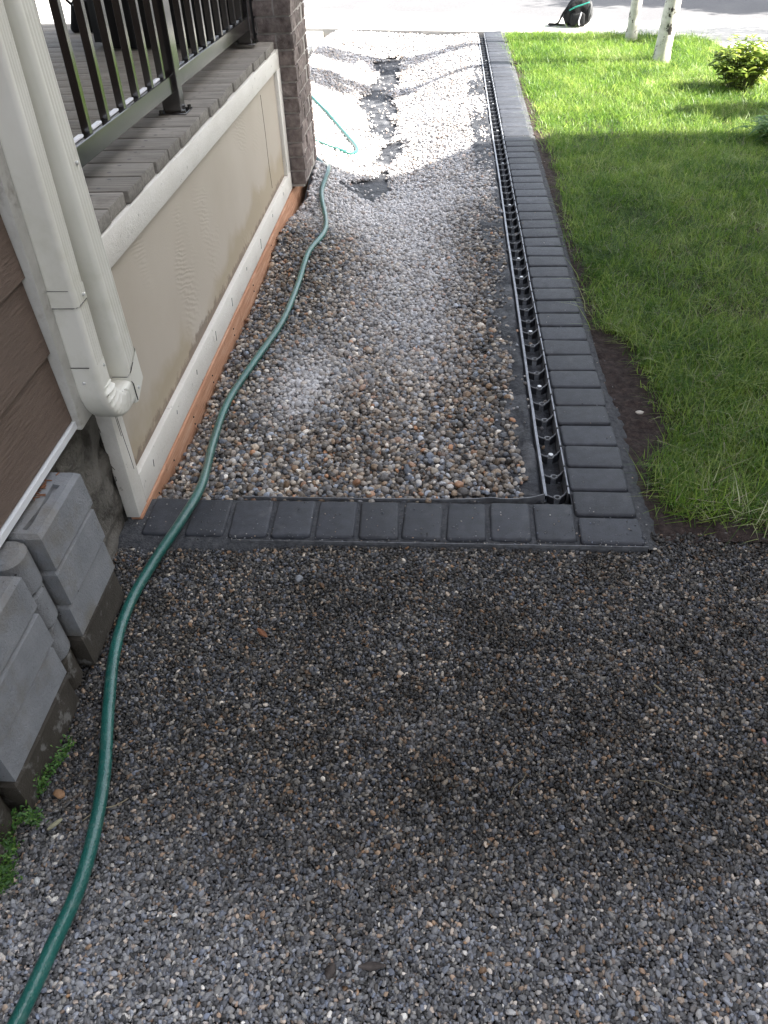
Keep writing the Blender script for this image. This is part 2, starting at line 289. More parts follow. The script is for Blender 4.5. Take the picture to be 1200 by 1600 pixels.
def hose_mat():
    m, nt, b, out = newmat('green_hose_vinyl'); L = nt.links
    g = N(nt, 'ShaderNodeNewGeometry'); v = N(nt, 'ShaderNodeTexVoronoi', i_Scale=200.0); L.new(g.outputs['Position'], v.inputs['Vector'])
    n = N(nt, 'ShaderNodeTexNoise', i_Scale=6, i_Detail=4); L.new(g.outputs['Position'], n.inputs['Vector'])
    rp = ramp(nt, n.outputs[0], [(0.3, (0.006, 0.075, 0.062)), (0.7, (0.012, 0.12, 0.10))])
    n6 = N(nt, 'ShaderNodeTexNoise', i_Scale=38, i_Detail=8, i_Roughness=0.75); L.new(g.outputs['Position'], n6.inputs['Vector'])
    r6 = ramp(nt, n6.outputs[0], [(0.52, (0, 0, 0)), (0.78, (0.55, 0.55, 0.55))]); m6 = N(nt, 'ShaderNodeMix', data_type='RGBA'); L.new(r6.outputs[0], m6.inputs[0]); L.new(rp.outputs[0], m6.inputs[6]); m6.inputs[7].default_value = (0.16, 0.24, 0.21, 1)
    L.new(m6.outputs[2], b.inputs['Base Color']); b.inputs['Roughness'].default_value = 0.3; b.inputs['Specular IOR Level'].default_value = 0.6
    b.inputs['Coat Weight'].default_value = 0.4; b.inputs['Coat Roughness'].default_value = 0.12
    bp = N(nt, 'ShaderNodeBump', i_Strength=0.55, i_Distance=0.0015); L.new(v.outputs['Distance'], bp.inputs['Height']); L.new(bp.outputs[0], b.inputs['Normal'])
    return m
M['hose'] = hose_mat()

# ------------------------------------------------------------------ scatter through geometry nodes (stuff only)
def scatter(name, pts, rot, scl, attrs, variants, label, parent=None):
    n = len(pts); me = bpy.data.meshes.new(name); me.vertices.add(n); me.vertices.foreach_set('co', np.asarray(pts, dtype=np.float32).ravel())
    def fv(nm, arr):
        a = me.attributes.new(nm, 'FLOAT_VECTOR', 'POINT'); a.data.foreach_set('vector', np.asarray(arr, dtype=np.float32).ravel())
    fv('rot', rot); fv('scl', scl)
    for k, arr in attrs.items():
        a = me.attributes.new(k, 'FLOAT', 'POINT'); a.data.foreach_set('value', np.asarray(arr, dtype=np.float32))
    a = me.attributes.new('vi', 'INT', 'POINT'); a.data.foreach_set('value', rng.integers(0, len(variants), n).astype(np.int32))
    vc = bpy.data.collections.new(name+'_shapes')
    for i, vm in enumerate(variants):
        vc.objects.link(bpy.data.objects.new(f'{name}_shape', vm))
    ng = bpy.data.node_groups.new(name+'_scatter', 'GeometryNodeTree')
    ng.interface.new_socket('Geometry', in_out='INPUT', socket_type='NodeSocketGeometry'); ng.interface.new_socket('Geometry', in_out='OUTPUT', socket_type='NodeSocketGeometry')
    gi = ng.nodes.new('NodeGroupInput'); go = ng.nodes.new('NodeGroupOutput'); iop = ng.nodes.new('GeometryNodeInstanceOnPoints'); ci = ng.nodes.new('GeometryNodeCollectionInfo')
    ci.inputs['Collection'].default_value = vc; ci.inputs['Separate Children'].default_value = True; ci.inputs['Reset Children'].default_value = True
    iop.inputs['Pick Instance'].default_value = True
    def na(nm, dt):
        q = ng.nodes.new('GeometryNodeInputNamedAttribute'); q.data_type = dt; q.inputs['Name'].default_value = nm; return q.outputs['Attribute']
    er = ng.nodes.new('FunctionNodeEulerToRotation')
    ng.links.new(na('rot', 'FLOAT_VECTOR'), er.inputs[0]); ng.links.new(er.outputs[0], iop.inputs['Rotation'])
    ng.links.new(na('scl', 'FLOAT_VECTOR'), iop.inputs['Scale']); ng.links.new(na('vi', 'INT'), iop.inputs['Instance Index'])
    ng.links.new(gi.outputs[0], iop.inputs['Points']); ng.links.new(ci.outputs[0], iop.inputs['Instance']); ng.links.new(iop.outputs[0], go.inputs[0])
    o = bpy.data.objects.new(name, me); link(o, parent, (0, 0, 0)); md = o.modifiers.new('scatter', 'NODES'); md.node_group = ng
    tag(o, label, None, None, 'stuff'); return o

def smoothstep(x): x = np.clip(x, 0, 1); return x*x*(3-2*x)
def fbm(x, y, s, seed=0, oct_=3):
    """cheap value noise, vectorised, 0..1"""
    r = np.random.default_rng(seed); T = r.random((64, 64)); out = 0; amp = 1; tot = 0
    for o_ in range(oct_):
        X = np.asarray(x)*s*(2**o_)+17.3*o_; Y = np.asarray(y)*s*(2**o_)+5.1*o_
        xi = np.floor(X).astype(int); yi = np.floor(Y).astype(int); fx = smoothstep(X-xi); fy = smoothstep(Y-yi)
        g = lambda a, b: T[a % 64, b % 64]
        v = (g(xi, yi)*(1-fx)+g(xi+1, yi)*fx)*(1-fy)+(g(xi, yi+1)*(1-fx)+g(xi+1, yi+1)*fx)*fy
        out = out+v*amp; tot += amp; amp *= 0.5
    return out/tot

# ------------------------------------------------------------------ the setting
def road_y(x): return 11.34-0.42*x          # kerb line between sidewalk and road
def walk_y(x): return 10.13-0.27*x          # near edge of the sidewalk
wobj('ground', polyme([(-60, -60), (60, -60), (60, 60), (-60, 60)], -0.62), M['soil'], kind='structure')
X0, X1 = -40, 40
wobj('road', prism([(X0, road_y(X0)), (X1, road_y(X1)), (X1, road_y(X1)+9), (X0, road_y(X0)+9)], -0.5, -0.03), M['road'], kind='structure')
wobj('lawn_across_the_road', prism([(X0, road_y(X0)+9.01), (X1, road_y(X1)+9.01), (X1, 70), (X0, 70)], -0.5, 0.05), noisemat('far_lawn', [(0.05, 0.09, 0.02), (0.08, 0.13, 0.03)], 3), kind='structure')
wobj('sidewalk', prism([(X0, walk_y(X0)), (2.2, walk_y(2.2)), (2.55, 9.25), (2.62, 7.35), (2.66, 7.25), (9, 7.25), (9, walk_y(9)), (X1, walk_y(X1)), (X1, road_y(X1)), (X0, road_y(X0))], -0.5, -0.006), M['walk'], kind='structure')
wobj('driveway', prism([(-9, 5.75), (-1.45, 5.75), (-1.43, walk_y(-1.43)-0.004), (-9, walk_y(-9)-0.004)], -0.5, -0.03), M['walk'], kind='structure')

def sweep_x(y):     # left edge of the pebble bed
    return np.interp(y, [1.9, 4.8, 5.0, 5.45, 5.8, 7, 9.3, 10.0, 10.8], [-0.905, -0.905, -0.85, -0.85, -1.15, -1.33, -1.40, -1.34, -1.19])
def hz(x, y):       # pebble bed height
    x = np.asarray(x, float); y = np.asarray(y, float)
    xc = np.interp(y, [2, 4.5, 5.5, 6.5, 10], [-0.25, -0.30, -0.46, -0.58, -0.62])
    D = np.interp(y, [1.9, 2.3, 3, 4, 4.8, 5.4, 6, 9.0, 9.7, 10.2], [0.02, 0.06, 0.10, 0.12, 0.165, 0.235, 0.26, 0.25, 0.14, 0.04])
    Lv = np.interp(y, [1.95, 2.3, 3.4, 4.0, 4.35, 4.8, 5.3, 6.2, 7, 9.5, 10.2], [-0.03, -0.08, -0.105, -0.10, -0.05, -0.12, -0.01, 0.0, -0.04, -0.05, -0.02])
    Rv = np.interp(y, [1.95, 2.5, 9.5, 10], [-0.03, -0.04, -0.04, -0.02])
    left = x < xc; W = np.where(left, np.maximum(xc-sweep_x(y), 0.3), 0.26-xc)
    t = np.clip(np.abs(x-xc)/W, 0, 1.2); s = smoothstep(t*1.02-0.10)
    return -D*(1-s)+s*np.where(left, Lv, Rv)+(fbm(x, y, 1.6, 3)-0.5)*0.045
# black fabric lining the swale
gx = np.linspace(0, 1, 60); gy = np.linspace(1.95, 10.75, 260); V = []
for yy in gy:
    xl = float(sweep_x(yy))-0.02; xr = 0.325
    for u in gx:
        x = xl+(xr-xl)*u; yq = min(yy, walk_y(x)-0.02)
        wr = 0.006*noise.noise(Vector((x*14, yy*9, 0)))+0.004*noise.noise(Vector((x*40, yy*22, 3)))
        V.append((x, yq, float(hz(x, yy))-0.022+wr))
nx = len(gx); Fc = [(j*nx+i, j*nx+i+1, (j+1)*nx+i+1, (j+1)*nx+i) for j in range(len(gy)-1) for i in range(nx-1)]
wobj('landscape_fabric', pyme(V, Fc, True), M['fabric'], kind='structure')
# bed under the fine gravel
def gz(x, y): return -0.022+(fbm(x, y, 2.3, 9)-0.5)*0.022
gx2 = np.linspace(-1.0, 2.6, 60); gy2 = np.linspace(-0.6, 1.86, 50)
V = [(x, y, float(gz(x, y))-0.006) for y in gy2 for x in gx2]; nx = len(gx2)
wobj('gravel_bed', pyme(V, [(j*nx+i, j*nx+i+1, (j+1)*nx+i+1, (j+1)*nx+i) for j in range(len(gy2)-1) for i in range(nx-1)], True), M['gravelbase'], kind='structure')
# lawn soil with rough bare strip beside the pavers
soil_edge_y = [1.80, 1.86, 1.93, 2.08, 2.16, 2.35, 2.65, 3.00, 3.10, 3.14, 3.42, 3.85, 4.47, 5.4, 6.3, 7.5, 8.9, 10.03]
soil_edge_x = [1.20, 0.82, 0.68, 0.64, 0.67, 0.755, 0.745, 0.725, 0.67, 0.615, 0.625, 0.630, 0.645, 0.655, 0.645, 0.62, 0.60, 0.575]
def sx_(y): return np.interp(y, soil_edge_y, soil_edge_x)
gx3 = np.concatenate([np.linspace(0.575, 0.95, 34), np.linspace(0.99, 4.4, 30)]); gy3 = np.linspace(1.79, 10.0, 300); V = []
for y in gy3:
    for x in gx3:
        b_ = 0.022*noise.fractal(Vector((x*22, y*22, 0)), 0.8, 2.0, 4) if x < 0.95 else 0
        V.append((x, min(y, walk_y(x)-0.005), -0.022+b_*0.6+0.012*math.sin(x*3+y)*0.3+(0.012 if x > 0.8 else 0)))
nx = len(gx3)
wobj('lawn_soil', pyme(V, [(j*nx+i, j*nx+i+1, (j+1)*nx+i+1, (j+1)*nx+i) for j in range(len(gy3)-1) for i in range(nx-1) if not (gx3[i] > 2.55 and gy3[j] > 7.2)], True), M['soil'], kind='structure')

# ------------------------------------------------------------------ own house: side wall, trim, foundation
house = thing('house', 'brown lap sided house wall with pale corner board above a parged foundation', 'house', (-1.0, 0.5, 0))
def hp(name, me, mat, parent=None, **kw): return wobj(name, me, mat, parent or house, **kw)
YC = 1.775
# foundation wall: bumpy parging
V = []; ys = np.linspace(-2.6, 1.835, 190); zs = np.linspace(-0.1, 0.50, 40)
for y in ys:
    for z in zs:
        d = 0.010*noise.fractal(Vector((y*7, z*7, 1)), 0.8, 2.1, 5)
        rdg = abs(noise.noise(Vector((y*5+2, z*5, 4)))); d -= 0.016*max(0, 0.14-rdg)/0.14
        V.append((-0.956+d, y, z))
nz = len(zs); Fc = [(i*nz+j, (i+1)*nz+j, (i+1)*nz+j+1, i*nz+j+1) for i in range(len(ys)-1) for j in range(nz-1)]
b0 = len(V); V += [(-1.2, ys[-1], -0.1), (-1.2, ys[-1], 0.5)]; Fc += [((len(ys)-1)*nz+nz-1, (len(ys)-1)*nz, b0, b0+1)]
hp('foundation', pyme(V, Fc, True), M['found'])
# lap siding planks, the lower courses one by one
lap = 0.186; z = 0.47; zb = z; k = 0
while z < 6.0:
    bm = bmesh.new(); z1 = z+lap+0.012
    prof = [(-0.925, z), (-0.9365, z1), (-0.955, z1), (-0.955, z)]
    prof = [(a, b+(0.004 if i_ == 0 else 0)) for i_, (a, b) in enumerate(prof)]
    vs0 = [bm.verts.new((p[0], -2.6, p[1])) for p in prof]; vs1 = [bm.verts.new((p[0], 1.651, p[1])) for p in prof]
    for i in range(4): bm.faces.new((vs0[i], vs0[(i+1) % 4], vs1[(i+1) % 4], vs1[i]))
    bm.faces.new(vs0); bm.faces.new(vs1[::-1]); hp('siding_plank', bm_mesh(bm), M['siding']); z += lap; k += 1
hp('flashing', boxme(-0.958, -0.919, -2.6, 1.655, 0.449, 0.468, 0.001), M['flash'])
hp('corner_board', boxme(-0.958, -0.908, 1.654, YC, 0.442, 6.0, 0.004, 2), M['white_dark'])
hp('wall', boxme(-7.0, -0.96, -2.6, YC-0.005, 0.505, 6.0), M['siding'])
hp('roof', prism([(-7.4, -3.0), (-0.55, -3.0), (-0.55, 2.0), (-7.4, 2.0)], 6.01, 6.2), M['roof'])

# ------------------------------------------------------------------ downspout folded back on itself
spout = thing('downspout', 'cream metal downspout with crimped elbow, its extension folded up beside it', 'downspout', (-0.87, 1.72, 0.4))
PX0, PX1 = -0.912, -0.846
def section(x0, x1, d, r=0.011, flutes=True):
    """cross section in (x, t) with t in 0..d: t is the depth direction. fluted +x side"""
    pts = []
    def arc(cx, cy, a0, a1, n=4):
        for i in range(n+1):
            a = a0+(a1-a0)*i/n; pts.append((cx+r*math.cos(a), cy+r*math.sin(a)))
    arc(x0+r, r, math.pi, 1.5*math.pi); arc(x1-r, r, 1.5*math.pi, 2*math.pi)
    if flutes:
        n = 4
        for i in range(n):
            a = r+(d-2*r)*(i+0.2)/n; w = (d-2*r)/n
            pts += [(x1, a), (x1-0.0020, a+w*0.22), (x1-0.0026, a+w*0.42), (x1-0.0020, a+w*0.62), (x1, a+w*0.82)]
    arc(x1-r, d-r, 0, 0.5*math.pi); arc(x0+r, d-r, 0.5*math.pi, math.pi)
    return pts
def sweep(frames, sec, inflate=0.0, closed=True, ridge=None):
    """frames: (origin, depth direction) in the YZ plane"""
    V = []; n = len(sec)
    cx = (PX0+PX1)/2
    for fi, (o, dd) in enumerate(frames):
        for (x, t) in sec:
            dep = t
            xx = x+(0.0 if inflate == 0 else math.copysign(inflate, x-cx)); q = Vector(o)+Vector((0, dd[0], dd[1]))*dep
            if ridge: xx += ridge(fi, x, t)
            V.append((xx, q.y, q.z))
    Fc = [(i*n+k, i*n+(k+1) % n, (i+1)*n+(k+1) % n, (i+1)*n+k) for i in range(len(frames)-1) for k in range(n)]
    return V, Fc
PD = 0.066; Y1 = 1.690
sec = section(PX0, PX1, PD)
v, f = sweep([((0, Y1+0.012, 4.4), (1, 0)), ((0, Y1+0.004, 1.2), (1, 0)), ((0, Y1, 0.73), (1, 0)), ((0, Y1, 0.55), (1, 0))], sec)
wobj('pipe', pyme(v, f, 55), M['spout'], spout)
def cuff(z0, z1, e, y=Y1):
    s2 = section(PX0-e, PX1+e, PD+2*e, 0.012)
    v, f = sweep([((0, y-e, z1), (1, 0)), ((0, y-e, z0), (1, 0))], s2); return v, f
v, f = cuff(0.755, 0.795, 0.0018); wobj('band', pyme(v, f, 55), M['spout'], spout)
# elbow: ninety degree arc towards the porch, crimped on its visible side
RI = 0.072; cy, cz = Y1+PD+RI, 0.537; fr = []; na = 110
for z in (0.600, 0.575): fr.append(((0, Y1-0.0015, z), (1, 0)))
for i in range(na+1):
    a = math.pi*0.5*i/na; d = (math.cos(a), math.sin(a)); ro = RI+PD+0.0015
    fr.append(((0, cy-ro*math.cos(a), cz-ro*math.sin(a)), d))
fr.append(((0, cy+0.045, cz-(RI+PD+0.0015)), (0, 1)))
sece = []
def arcpts():
    pts = section(PX0-0.0015, PX1+0.0015, PD+0.003, 0.013, False); out_ = []
    # densify the +x side
    for i, p in enumerate(pts):
        out_.append(p); q = pts[(i+1) % len(pts)]
        if p[0] > PX1-0.001 and q[0] > PX1-0.001 and abs(q[1]-p[1]) > 0.02:
            for k in range(1, 14): out_.append((p[0], p[1]+(q[1]-p[1])*k/14))
    return out_
sece = arcpts()
def ridge(fi, x, t):
    if x < PX1-0.002: return 0
    i = fi-2
    if i < 2 or i > na-1: return 0
    w = max(0.0, min(1.0, (t-0.010)/0.026)); ph = (i/na)*8.0
    return (0.015*(1-abs(math.sin(math.pi*ph)))**1.3-0.004)*w
v, f = sweep(fr, sece, ridge=ridge)
wobj('elbow', pyme(v, f, 50), M['spout'], spout)
for kk in range(8):  # dark tubes draw shade into the valleys between the crimps
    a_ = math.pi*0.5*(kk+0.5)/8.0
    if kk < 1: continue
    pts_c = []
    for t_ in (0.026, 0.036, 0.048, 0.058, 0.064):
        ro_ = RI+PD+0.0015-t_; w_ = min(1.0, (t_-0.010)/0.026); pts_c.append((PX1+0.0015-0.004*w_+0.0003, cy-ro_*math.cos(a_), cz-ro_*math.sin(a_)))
    v, f = tube(pts_c, [0.0006, 0.0012, 0.0016, 0.0017, 0.0012], 5); wobj('crimp_shade_line', pyme(v, f, True), M['crimp'], spout)
# the folded up extension
Yb, D2 = 1.868, 0.082
def fr2(z): return 1.868-(z-0.40)*0.062
s3 = section(PX0+0.0, PX1+0.002, D2)
fr = [((0, fr2(zz), zz), (1, -0.04)) for zz in (3.0, 1.35, 0.9, 0.5, 0.455)]
v, f = sweep(fr, s3)
wobj('extension', pyme(v, f, 55), M['spout'], spout)
s4 = section(PX0-0.003, PX1+0.0045, D2+0.004, 0.012, False)
n4 = len(s4); V = []
for (x, t) in s4: V.append((x, fr2(0.50)-0.002+t, 0.475+0.045*t/D2))
for (x, t) in s4: V.append((x, fr2(0.41)-0.002+t, 0.392+0.042*(t/D2)**1.5))
f = [(k, (k+1) % n4, n4+(k+1) % n4, n4+k) for k in range(n4)]
wobj('end_cuff', pyme(V, f, 35), M['spout'], spout)
V = []
for z_, ee in ((0.474, 0.004), (0.471, 0.004)):
    for (x, t) in section(PX0-ee, PX1+ee+0.001, D2+0.005, 0.012, False): V.append((x, fr2(0.47)-0.003+t, z_+0.045*t/D2))
def seam_shade(pts, r_=0.0011):  # thin dark tubes painting the shadow gaps where the pipes join
    v, f = tube(pts, r_, 5); wobj('seam_shade', pyme(v, f, True), M['screw'], spout)
seam_shade([(PX0+0.006, Y1-0.0022, 0.600), (PX1-0.014, Y1-0.0022, 0.600)])
seam_shade([(PX0+0.006, Y1-0.0022, 0.755), (PX1-0.010, Y1-0.0022, 0.755), (PX1-0.002, Y1+0.002, 0.755), (PX1+0.0018, Y1+0.012, 0.755), (PX1+0.0018, Y1+PD-0.01, 0.755)], 0.0009)
seam_shade([(PX0+0.006, Y1-0.0018, 0.797), (PX1-0.010, Y1-0.0018, 0.797)], 0.0006)
seam_shade([(PX1-0.002, 1.8665, 0.478), (PX1+0.0035, 1.876, 0.485), (PX1+0.0048, 1.90, 0.500)], 0.0012)
seam_shade([(PX0+0.02, 1.862, 0.474), (PX1-0.002, 1.8640, 0.474), (PX1+0.004, 1.870, 0.450), (PX1+0.004, 1.871, 0.420), (PX1+0.004, 1.873, 0.398)], 0.0018)
for (yy, zz, xx) in ((1.736, 0.583, PX1+0.001), (1.895, 0.425, PX1+0.005), (1.735, 0.77, PX1+0.003), (1.885, 1.02, PX1+0.002)):
    v, f = tube([(xx-0.003, yy, zz), (xx+0.002, yy, zz), (xx+0.0035, yy, zz)], [0.0045, 0.0045, 0.002], 8); wobj('screw', pyme(v, f, 40), M['nail'], spout)
v, f = tube([(-0.885, Y1-0.004+0.003, 0.557), (-0.885, Y1-0.005, 0.557)], [0.005, 0.003], 8); wobj('screw', pyme(v, f, 40), M['nail'], spout)

# ------------------------------------------------------------------ porch: skirt, cedar, deck boards
XS = -0.919
porch = thing('porch', 'raised wooden porch with grey deck boards and a beige framed side skirt', 'porch', (-1.5, 3.4, 0))
def pp(name, me, mat, **kw): return wobj(name, me, mat, porch, **kw)
def zs_(y): return 0.77-(y-2.1)*0.0128     # the boards run slightly downhill
def slopebox(x0, x1, y0, y1, z0, z1, bev=0.003):
    bm = bmesh.new(); addbox(bm, x0, x1, y0, y1, z0, z1, bev, 2)
    for v in bm.verts: v.co.z += -(v.co.y-2.1)*0.0128*min(1.0, max(0.0, v.co.z/0.77))
    return bm_mesh(bm, 'b', 40)
pp('skirt_panel', slopebox(-0.962, -0.938, 1.86, 4.88, 0.02, 0.76, 0), M['panel'])
pp('top_trim', slopebox(-0.945, XS, 1.905, 4.905, 0.682, 0.772), M['white'])
pp('bottom_trim', slopebox(-0.945, XS+0.001, 1.913, 4.905, 0.004, 0.112), M['white'])
pp('post_trim', boxme(-0.978, XS+0.002, 1.838, 1.911, 0.002, 0.772, 0.003, 2), M['white'], label='corner trim board with cracked paint')
pp('post_trim', slopebox(-0.945, XS+0.001, 4.80, 4.903, 0.114, 0.680), M['white'])
pp('cedar_board', boxme(-0.948, -0.912, 1.842, 3.30, -0.16, 0.001, 0.003, 1), M['cedar'])
pp('cedar_board', boxme(-0.948, -0.9125, 3.304, 5.35, -0.20, -0.006, 0.003, 1), M['cedar'])
pp('cedar_board', boxme(-0.948, -0.92, 5.36, 5.6, -0.16, -0.006), M['cedar'])
pp('gap_shade', boxme(-0.975, -0.949, 1.85, 1.875, -0.02, 0.001), M['screw'])  # dark box put in for the shaded gap under the post
for yq in (2.03, 2.32, 2.60, 2.91, 3.22, 3.55, 3.90, 4.25, 4.6):
    v, f = tube([(XS+0.0015, yq, 0.050+rng.uniform(-.02, .02)), (XS+0.0015, yq+0.006, 0.078)], 0.0012, 4); pp('nail_mark', pyme(v, f), M['screw'])
for yq in (2.0, 2.18, 2.45, 2.75, 3.15, 3.6, 4.1):
    for zq in (-0.03, -0.06):
        v, f = tube([(-0.9118, yq, zq), (-0.9108, yq+0.003, zq)], 0.0035, 6); pp('nail_mark', pyme(v, f), M['screw'])
# porch roof over the deck, carried by the brick column
pp('roof', boxme(-7.0, -0.62, 1.80, 5.75, 2.98, 3.2), M['roof']); pp('ceiling', boxme(-7.0, -0.70, 1.85, 5.65, 2.93, 2.975), M['deck'])
def crack(pts, rr_=0.0007):
    v, f = tube(catmull(pts, 5), rr_, 4); pp('paint_crack', pyme(v, f), M['crack'])
crack([(-0.9165, 1.872, 0.36), (-0.9165, 1.878, 0.27), (-0.9165, 1.884, 0.21), (-0.9165, 1.888, 0.15)])
crack([(-0.9165, 1.862, 0.39), (-0.9165, 1.866, 0.33), (-0.9165, 1.868, 0.28)], 0.0006)
crack([(-0.9375, 4.40, 0.62), (-0.9375, 4.41, 0.45), (-0.9375, 4.405, 0.30), (-0.9375, 4.42, 0.16)], 0.0012)
for zq in (0.33, 0.25, 0.245, 0.20, 0.16, 0.155):
    crack([(-0.966+rng.uniform(0, .012), 1.8372, zq), (-0.962+rng.uniform(0, .012), 1.8372, zq-0.018)], 0.0009)
# inner frame
pp('rim_joist', boxme(-1.02, -0.968, 1.95, 4.86, 0.1, 0.70), M['cedar'])
pitch = 0.1485; y = 1.905; nb = 0
scr = []
while y < 5.62:
    xr = -0.927+rng.uniform(-0.005, 0.005) if y < 4.78 else -1.13
    y1 = y+pitch-0.016
    bm = bmesh.new(); addbox(bm, -3.6, xr, y, y1, zs_(y)+0.004, zs_(y)+0.042, 0.0035, 2)
    pp('deck_board', bm_mesh(bm, 'board', 40), M['deck'])
    for xq in (xr-0.10, xr-0.55, xr-0.95, xr-1.35):
        for yq in (y+0.03, y1-0.03): scr.append((xq+rng.uniform(-.012, .012), yq+rng.uniform(-.006, .006), zs_(y)+0.0425))
    y += pitch; nb += 1
vf = []
for p in scr:
    n = 8; vv = [(p[0]+0.0055*math.cos(2*math.pi*i/n)*1.3, p[1]+0.0045*math.sin(2*math.pi*i/n), p[2]) for i in range(n)]; vf.append((vv, [tuple(range(n))]))
v, f = merge(vf); pp('deck_screw', pyme(v, f), M['screw'], kind='stuff')

# ------------------------------------------------------------------ railing
rail = thing('porch_railing', 'black metal railing with square balusters along the porch edge', 'railing', (-1.08, 3.4, 0.8))
XR = -1.042
def rp_(name, me, mat, **kw): return wobj(name, me, mat, rail, **kw)
def railbox(x0, x1, y0, y1, z0, z1, bev=0.002):
    bm = bmesh.new(); addbox(bm, x0, x1, y0, y1, z0, z1, bev, 1)
    for v in bm.verts: v.co.z -= (v.co.y-3.4)*0.0128
    return bm_mesh(bm, 'r', 40)
for (a, b) in ((1.92, 3.282), (3.339, 4.672)):
    rp_('bottom_rail', railbox(XR-0.018, XR+0.020, a, b, 0.872, 0.930), M['rail'])
    rp_('top_rail', railbox(XR-0.025, XR+0.027, a, b, 1.76, 1.80), M['rail'])
for yc in (3.310, 4.70):
    o = rp_('post', boxme(XR-0.038, XR+0.034, yc-0.027, yc+0.028, 0.795, 1.86, 0.003), M['rail'])
    o2 = wobj('base_plate', boxme(XR-0.052, XR+0.054, yc-0.05, yc+0.052, 0.7965, 0.803, 0.001), M['rail'], o)
    for dx in (-0.043, 0.045):
        for dy in (-0.040, 0.042):
            v, f = tube([(XR+dx, yc+dy, 0.803), (XR+dx, yc+dy, 0.813)], 0.008, 6); wobj('bolt', pyme(v, f), M['rail'], o)
ys_b = [1.975, 2.13, 2.285, 2.440, 2.597, 2.750, 2.903, 3.058, 3.206]
ys_c = [3.405+0.150*i for i in range(9)]
bl = boxme(-0.012, 0.012, -0.012, 0.012, 0, 0.838, 0.0012)
ins = boxme(-0.008, 0.008, -0.040, 0.040, 0, 0.0075, 0.002, 2); insb = boxme(-0.008, 0.008, -0.040, 0.040, 0, 0.004, 0.001)
for i, yb in enumerate(ys_b+ys_c):
    zz = 0.9295-(yb-3.4)*0.0128
    mobj('baluster', bl, M['rail'], rail, (XR+0.004, yb, zz))
    # plastic infill between the balusters
    if yb not in (3.206,) and i < len(ys_b)+len(ys_c)-1:
        if i < len(ys_b): mobj('rail_insert', ins, M['insert'], rail, (XR-0.001, yb+0.078, zz+0.0005))
        else: mobj('rail_insert', insb, M['edgetop'], rail, (XR-0.001, yb+0.074, zz+0.0005))

# covered barbecue on the deck
bbq = thing('covered_barbecue', 'barbecue under a black cloth cover standing on the porch behind the railing', 'barbecue', (-1.5, 5.0, 0.8))
V = []; nu = 96; levels = [0.0, 0.02, 0.15, 0.3, 0.5, 0.7, 0.85, 0.92, 1.0, 1.03]
for li, zz in enumerate(levels):
    for k in range(nu):
        a = 2*math.pi*k/nu; ca, sa = math.cos(a), math.sin(a)
        p = 6.0; rr = (abs(ca)**p+abs(sa)**p)**(-1/p)
        fold = 1+0.05*(1-zz)*math.sin(a*13+2*math.sin(a*3))+0.02*math.sin(a*29)*(1-zz)
        sc_ = 1.0 if zz < 0.9 else (1.0-(zz-0.9)*3.5)
        V.append((-1.45+0.42*ca*rr*fold*sc_, 5.02+0.30*sa*rr*fold*sc_, 0.805-0.03+0.02+zz*1.12+0.012*math.sin(a*7)*(1 if li == 0 else 0)))
Fc = [(i*nu+k, i*nu+(k+1) % nu, (i+1)*nu+(k+1) % nu, (i+1)*nu+k) for i in range(len(levels)-1) for k in range(nu)]
Fc.append(tuple((len(levels)-1)*nu+k for k in range(nu)))
wobj('cover', pyme(V, Fc, 60), M['black_cloth'], bbq)
v, f = tube(catmull([(-1.35, 4.735, 1.02), (-1.33, 4.715, 1.06), (-1.33, 4.712, 1.14), (-1.36, 4.73, 1.20)], 6), 0.007, 6)
wobj('strap', pyme(v, f, True), M['bag'], bbq)

# small black tool bag at the far edge of the deck
tb = thing('tool_bag', 'small black bag with a loop handle at the far edge of the porch deck', 'bag', (-2.2, 5.45, 0.765))
bm = bmesh.new(); addbox(bm, -2.235, -2.03, 5.36, 5.54, 0.765, 0.93, 0.03, 3)
for v in bm.verts:
    if v.co.z > 0.85: v.co.x += 0.02; v.co.y = 5.45+(v.co.y-5.45)*0.6
wobj('body', bm_mesh(bm, 'bag', 60), M['bag'], tb)
v, f = tube(catmull([(-2.20, 5.42, 0.90), (-2.23, 5.40, 0.95), (-2.16, 5.40, 1.00), (-2.08, 5.41, 1.01)], 6), 0.008, 6)
wobj('handle', pyme(v, f, True), M['bag'], tb)
v, f = tube(catmull([(-2.18, 5.37, 0.91), (-2.14, 5.36, 0.95), (-2.08, 5.36, 0.965)], 6), 0.006, 6)
wobj('zip', pyme(v, f, True), M['insert'], tb)

